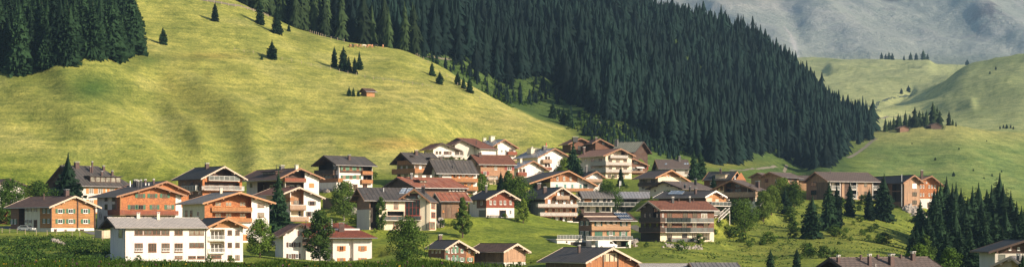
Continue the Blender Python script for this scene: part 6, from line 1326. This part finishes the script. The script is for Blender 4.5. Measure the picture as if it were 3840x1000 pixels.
# cattle
def cow_data(hide, patch_, graze=True):
    mb = MB(); import bmesh
    bm = bmesh.new()
    J = [(-.95, 0, 1.15), (-.4, 0, 1.18), (.3, 0, 1.18), (.75, 0, 1.22), (1.12, 0, .82 if graze else 1.35), (1.38, 0, .34 if graze else 1.5), (1.62, 0, .12 if graze else 1.42)]
    Rr = [.26, .36, .38, .30, .17, .17, .11]; V = [bm.verts.new(p) for p in J]; E = [(i, i + 1) for i in range(6)]
    for x, y, k in ((-.85, .2, 0), (-.85, -.2, 0), (.62, .2, 3), (.62, -.2, 3)):
        hx = x + (-.12 if k == 0 else .02); pts = [(x, y, .85), (hx, y, .45), (x, y, .03)]; idx = k; 
        for p, rr in zip(pts, (.13, .08, .06)): V.append(bm.verts.new(p)); Rr.append(rr); E.append((idx, len(V) - 1)); idx = len(V) - 1
    for s in (-1, 1): V.append(bm.verts.new((1.34, s * .22, .42 if graze else 1.56))); Rr.append(.035); E.append((5, len(V) - 1))
    V.append(bm.verts.new((-1.15, 0, .75))); Rr.append(.04); E.append((0, len(V) - 1)); V.append(bm.verts.new((-1.18, 0, .4))); Rr.append(.03); E.append((len(V) - 2, len(V) - 1))
    for a, b in E: bm.edges.new((V[a], V[b]))
    me = bpy.data.meshes.new('cow'); bm.to_mesh(me); bm.free(); o = bpy.data.objects.new('tmp', me); col.objects.link(o)
    o.modifiers.new('s', 'SKIN'); sk = me.skin_vertices[0].data
    for i, rr in enumerate(Rr): sk[i].radius = (rr, rr)
    sk[1].use_root = True; sb = o.modifiers.new('u', 'SUBSURF'); sb.levels = 1; sb.render_levels = 1
    dg = bpy.context.evaluated_depsgraph_get(); m2 = bpy.data.meshes.new_from_object(o.evaluated_get(dg)); m2.name = 'cow'; bpy.data.objects.remove(o)
    m2.materials.clear(); m2.materials.append(G[hide]); m2.materials.append(G[patch_])
    for p in m2.polygons:
        c = p.center; p.material_index = 1 if math.sin(c.x * 5 + c.z * 2) + math.sin(c.y * 7 + c.x * 2) > .7 else 0; p.use_smooth = True
    return m2
cows = {'tan': cow_data('tan_hide', 'tan_hide'), 'black': cow_data('black_hide', 'black_hide'), 'spot': cow_data('white_hide', 'tan_hide')}
for px, py, k, rz, lb in ((1313, 149, 'tan', 2.0, 'tan cow grazing at the left end of the herd on the crest'), (1322, 149, 'black', 1.2, 'small black cow right behind the left most tan cow'), (1334, 149, 'tan', 3.0, 'small tan cow, third from the left in the herd'),
    (1349, 155, 'tan', 2.2, 'reddish tan cow, fourth from the left in the herd'), (1366, 157, 'spot', .3, 'white and tan spotted cow in the middle of the herd'), (1379, 157, 'tan', 1.9, 'upright looking tan cow just right of the spotted one'),
    (1387, 160, 'tan', .2, 'tan cow with lowered head left of the pair by the big spruce'), (1396, 160, 'tan', 1.6, 'tan cow nearest to the trunk of the single spruce behind the herd'), (1409, 164, 'black', 3.0, 'dark cow on the right, apart from the tan ones'), (1436, 167, 'tan', 1.57, 'tan cow alone at the right end of the herd')):
    p = onground(px, 866 + (px - 1300) * .12); p.z += .05; o = tag(link('cow', cows[k], None, p, (0, 0, rz)), lb, 'cow', 'cattle on the meadow crest')
# vehicles
def wheel(parent, x, y, r_=.33):
    mb = MB(); mb.tube((x, y - .1, r_), (x, y + .1, r_), r_, r_, 'rubber', 14); w = mb.build('wheel', parent)
    mb = MB(); mb.tube((x, y - .115, r_), (x, y + .115, r_), r_ * .6, r_ * .6, 'metal', 10); mb.build('rim', w)
def body(parent, prof_, w, mat, name='body'):
    mb = MB(); n = len(prof_); L = [(x, -w / 2, z) for x, z in prof_]; Rr = [(x, w / 2, z) for x, z in prof_]
    mb.poly(L, mat); mb.poly(Rr[::-1], mat)
    for i in range(n): mb.poly([L[i], Rr[i], Rr[(i + 1) % n], L[(i + 1) % n]], mat)
    o = mb.build(name, parent); b = o.modifiers.new('b', 'BEVEL'); b.width = .08; b.segments = 2; return o
def van(pos, rz):
    t_ = thing('parked_van', 'white panel van parked in front of the garages of the light timber house', 'van', pos, rz)
    body(t_, [(-2.6, .4), (2.5, .4), (2.6, .95), (1.9, 1.15), (1.1, 1.95), (-2.45, 2.0), (-2.6, 1.8)], 1.9, 'carpaint')
    for s in (-1, 1):
        mb = MB(); mb.hexa([(.55, s * .955, 1.2), (1.6, s * .955, 1.2), (1.62, s * .975, 1.2), (.55, s * .975, 1.2), (.55, s * .955, 1.78), (1.1, s * .955, 1.78), (1.1, s * .975, 1.78), (.55, s * .975, 1.78)], 'glass'); mb.build('side_window', t_)
        for x in (-1.7, 1.65): wheel(t_, x, s * .86)
        mb = MB(); mb.box(2.5, 2.63, min(s * .5, s * .85), max(s * .5, s * .85), .72, .9, 'frame_white'); mb.build('headlight', t_)
    mb = MB(); mb.hexa([(1.22, -.8, 1.86), (1.93, -.8, 1.18), (1.93, .8, 1.18), (1.22, .8, 1.86), (1.26, -.8, 1.9), (1.97, -.8, 1.22), (1.97, .8, 1.22), (1.26, .8, 1.9)], 'glass'); mb.build('windscreen', t_)
def car(pos, rz, label, mat='carsilver'):
    t_ = thing('parked_car', label, 'car', pos, rz)
    body(t_, [(-2.1, .3), (2.1, .3), (2.15, .75), (1.2, .95), (.55, 1.42), (-1.2, 1.45), (-2.0, 1.0), (-2.15, .7)], 1.75, mat)
    for s in (-1, 1):
        mb = MB(); mb.hexa([(-1.6, s * .88, .98), (.95, s * .88, .98), (.95, s * .9, .98), (-1.6, s * .9, .98), (-1.1, s * .88, 1.34), (.5, s * .88, 1.34), (.5, s * .9, 1.34), (-1.1, s * .9, 1.34)], 'glass'); mb.build('side_window', t_)
        for x in (-1.3, 1.35): wheel(t_, x, s * .8, .31)
        mb = MB(); mb.box(2.08, 2.18, min(s * .45, s * .8), max(s * .45, s * .8), .62, .76, 'frame_white'); mb.build('headlight', t_)
    mb = MB(); mb.hexa([(.6, -.75, 1.38), (1.2, -.75, .97), (1.2, .75, .97), (.6, .75, 1.38), (.64, -.75, 1.42), (1.24, -.75, 1.01), (1.24, .75, 1.01), (.64, .75, 1.42)], 'glass'); mb.build('windscreen', t_)
h = GT[0]; t0, z0 = h.fc('S', 658, 516, 4); wx = h.root.matrix_basis @ Vector((t0, -4, 0)); van(Vector((wx.x, wx.y, ground(wx.x, wx.y))), h.a)
p = onground(1318, 548); car(p, .4, 'white car parked on the drive right of the white hotel', 'carpaint')
p = onground(1010, 452); car(p, 2.8, 'dark grey car parked beside the white chalet with orange loggia', 'darkmetal')
p = onground(100, 461); car(p, -.35, 'silver car parked in the shade at the left wall of the log house')
# poles, flags, walls
def pole(px, py, hp, y0, label, flag=None, name='flagpole'):
    p = hit(px, py, y0); o = thing(name, label, 'flagpole', p); h_ = hp * p.y / F; mb = MB(); mb.tube((0, 0, -.3), (0, 0, h_), .09, .05, 'metal', 8); mb.build('pole', o)
    if flag:
        mb = MB(); n = 6
        for i in range(n):
            a, b = i / n, (i + 1) / n; mb.hexa([(.06 + a * .5, .08 * math.sin(a * 6), h_ - 1.6), (.06 + b * .5, .08 * math.sin(b * 6), h_ - 1.6), (.06 + b * .5, .08 * math.sin(b * 6) + .02, h_ - 1.6), (.06 + a * .5, .08 * math.sin(a * 6) + .02, h_ - 1.6), (.06 + a * .5, .08 * math.sin(a * 6), h_ - .1), (.06 + b * .5, .08 * math.sin(b * 6), h_ - .1), (.06 + b * .5, .08 * math.sin(b * 6) + .02, h_ - .1), (.06 + a * .5, .08 * math.sin(a * 6) + .02, h_ - .1)], flag)
        mb.build('flag', o)
pole(2323, 715, 38, 560, 'flagpole with a white hanging banner on the lawn under the balcony hotel', 'cloth_white'); pole(2425, 640, 18, 690, 'short pole with a red flag beside the small dark brown house', 'red_paint')
def stones(name, label, pts, n, size, cat='rocks', y0=300):
    root = thing(name, label, cat, hit(*pts[0], y0)); ms = []
    for k in range(4):
        import bmesh
        bm = bmesh.new(); bmesh.ops.create_icosphere(bm, subdivisions=2, radius=1)
        for v in bm.verts: v.co *= 1 + .28 * math.sin(v.co.x * 5 + k) * math.cos(v.co.y * 4 + k * 2) + random.uniform(-.12, .12)
        me = bpy.data.meshes.new('stone'); bm.to_mesh(me); bm.free(); me.materials.append(G['rock']); ms.append(me)
    for i in range(n):
        a = random.random() * (len(pts) - 1); k = int(a); x = pts[k][0] + (pts[k + 1][0] - pts[k][0]) * (a - k) + random.gauss(0, 6); y = pts[k][1] + (pts[k + 1][1] - pts[k][1]) * (a - k) + random.gauss(0, 5)
        p = hit(x, y, y0); s = size * random.uniform(.5, 1.3); o = link('stone', ms[i % 4], root, p - root.location, (random.random() * 6, random.random() * 6, 0)); o.scale = (s * 1.3, s, s * .8)
stones('rock_bank', 'bank of big pale boulders below the timber gable at the right', [(3400, 785), (3430, 800), (3455, 815), (3478, 830), (3450, 800), (3420, 785)], 95, 1.0, 'rock bank', 560)
stones('rock_bank', 'row of pale rocks along the garden below the dark apartment chalet', [(2490, 917), (2540, 925), (2600, 927), (2640, 930)], 60, .38, 'rock bank', 430)
stones('rock_bank', 'small rock garden at the corner of the white hotel garage', [(1195, 712), (1215, 716), (1235, 712)], 22, .9, 'rock bank', 500)
stones('rock_bank', 'few pale boulders on the bank below the log house', [(205, 905), (225, 908), (370, 958), (410, 966), (480, 970)], 12, .55, 'rocks', 340)
stones('rock_bank', 'grey stones in the slope right of the light timber house', [(2365, 900), (2385, 905), (2375, 912)], 14, .6, 'rocks', 430)
stones('rock_bank', 'stone outcrop on the green bank under the forest edge', [(2205, 450), (2235, 455), (2250, 462)], 9, .7, 'rocks', 780)
stones('rock_bank', 'dark stone bank beside the cream house', [(1640, 838), (1660, 842), (1655, 832)], 16, .7, 'rocks', 440)
# retaining walls
def wall(label, pts, hgt, mat, y0=300, name='retaining_wall'):
    P = [hit(x, y, y0) for x, y in pts]; mb = MB(); o = P[0].copy()
    for a, b in zip(P[:-1], P[1:]):
        a = a - o; b = b - o; d = (b - a).normalized(); n = Vector((-d.y, d.x, 0)) * .2
        mb.hexa([a - n - Vector((0, 0, 1)), b - n - Vector((0, 0, 1)), b + n - Vector((0, 0, 1)), a + n - Vector((0, 0, 1)), a - n + Vector((0, 0, hgt)), b - n + Vector((0, 0, hgt)), b + n + Vector((0, 0, hgt)), a + n + Vector((0, 0, hgt))], mat)
    tag(mb.build(name, None, o), label, 'wall')
wall('timber faced retaining wall rising beside the white chalet with tan balconies', [(1212, 778), (1240, 782), (1262, 786)], 3.0, 'wood_grey_v', 480)
wall('low white garden wall left of the cream house', [(1296, 803), (1330, 806), (1352, 808)], 2.2, 'offwhite', 470)
wall('pale concrete ramp wall between the log house and the white modern building', [(358, 888), (385, 892), (415, 890)], 1.8, 'beige', 420)
# climbing plant on the cream house
V, Fq, _ = leafy(77, 2200, 12, .28, .0, 1, .03); p = onground(1428, 474); o = thing('climbing_plant', 'green creeper covering the shaded corner of the cream house', 'climbing plant', p); o.scale = (5, 3, 8); link('foliage', raw_mesh('foliage', V, Fq, 'leaf_mid'), o)
# ------------------------------------------------------------------ light, air, camera
az = math.atan2(.80, -.50); el = R_(25)
sun = bpy.data.lights.new('sun', 'SUN'); sun.energy = 5.0; sun.angle = R_(.53); sun.color = (1.0, .86, .69); so = bpy.data.objects.new('sun', sun); col.objects.link(so)
d = Vector((math.sin(az) * math.cos(el), math.cos(az) * math.cos(el), math.sin(el))); so.rotation_euler = (-d).to_track_quat('-Z', 'Y').to_euler(); so.location = (0, 0, 300)
w = bpy.data.worlds.new('World'); scene.world = w; w.use_nodes = True; nt = w.node_tree; bg = nt.nodes['Background']; sk = nt.nodes.new('ShaderNodeTexSky'); sk.sky_type = 'NISHITA'; sk.sun_disc = False; sk.sun_elevation = el; sk.sun_rotation = az
nt.links.new(sk.outputs[0], bg.inputs[0]); bg.inputs[1].default_value = .08
HAZE = True
if HAZE:
    mb = MB(); G['_h'] = bpy.data.materials.new('haze'); m = G['_h']; m.use_nodes = True; nt = m.node_tree; nt.nodes.clear(); o_ = nt.nodes.new('ShaderNodeOutputMaterial'); pv = nt.nodes.new('ShaderNodeVolumePrincipled')
    pv.inputs['Color'].default_value = (.40, .66, .93, 1); pv.inputs['Density'].default_value = 7.0e-5; pv.inputs['Anisotropy'].default_value = .2; nt.links.new(pv.outputs[0], o_.inputs['Volume'])
    mb.box(-7000, 7000, -60, 12700, float(min(Z.min(), MZ.min())) - 20, float(max(Z.max(), MZ.max())) + 60, '_h'); tag(mb.build('haze'), kind='stuff')
cam = bpy.data.cameras.new('camera'); cam.sensor_width = 36; cam.lens = 36 * F / 3840; cam.shift_y = (HY - 500) / 3840; cam.clip_start = .5; cam.clip_end = 20000
co = bpy.data.objects.new('camera', cam); col.objects.link(co); co.rotation_euler = (math.pi / 2, 0, 0); scene.camera = co
scene.view_settings.view_transform = 'Standard'; scene.view_settings.look = 'None'; scene.view_settings.exposure = .66; scene.view_settings.gamma = 1
scene.cycles.volume_bounces = 0; scene.cycles.max_bounces = 5; scene.cycles.use_denoising = True; scene.cycles.volume_max_steps = 64
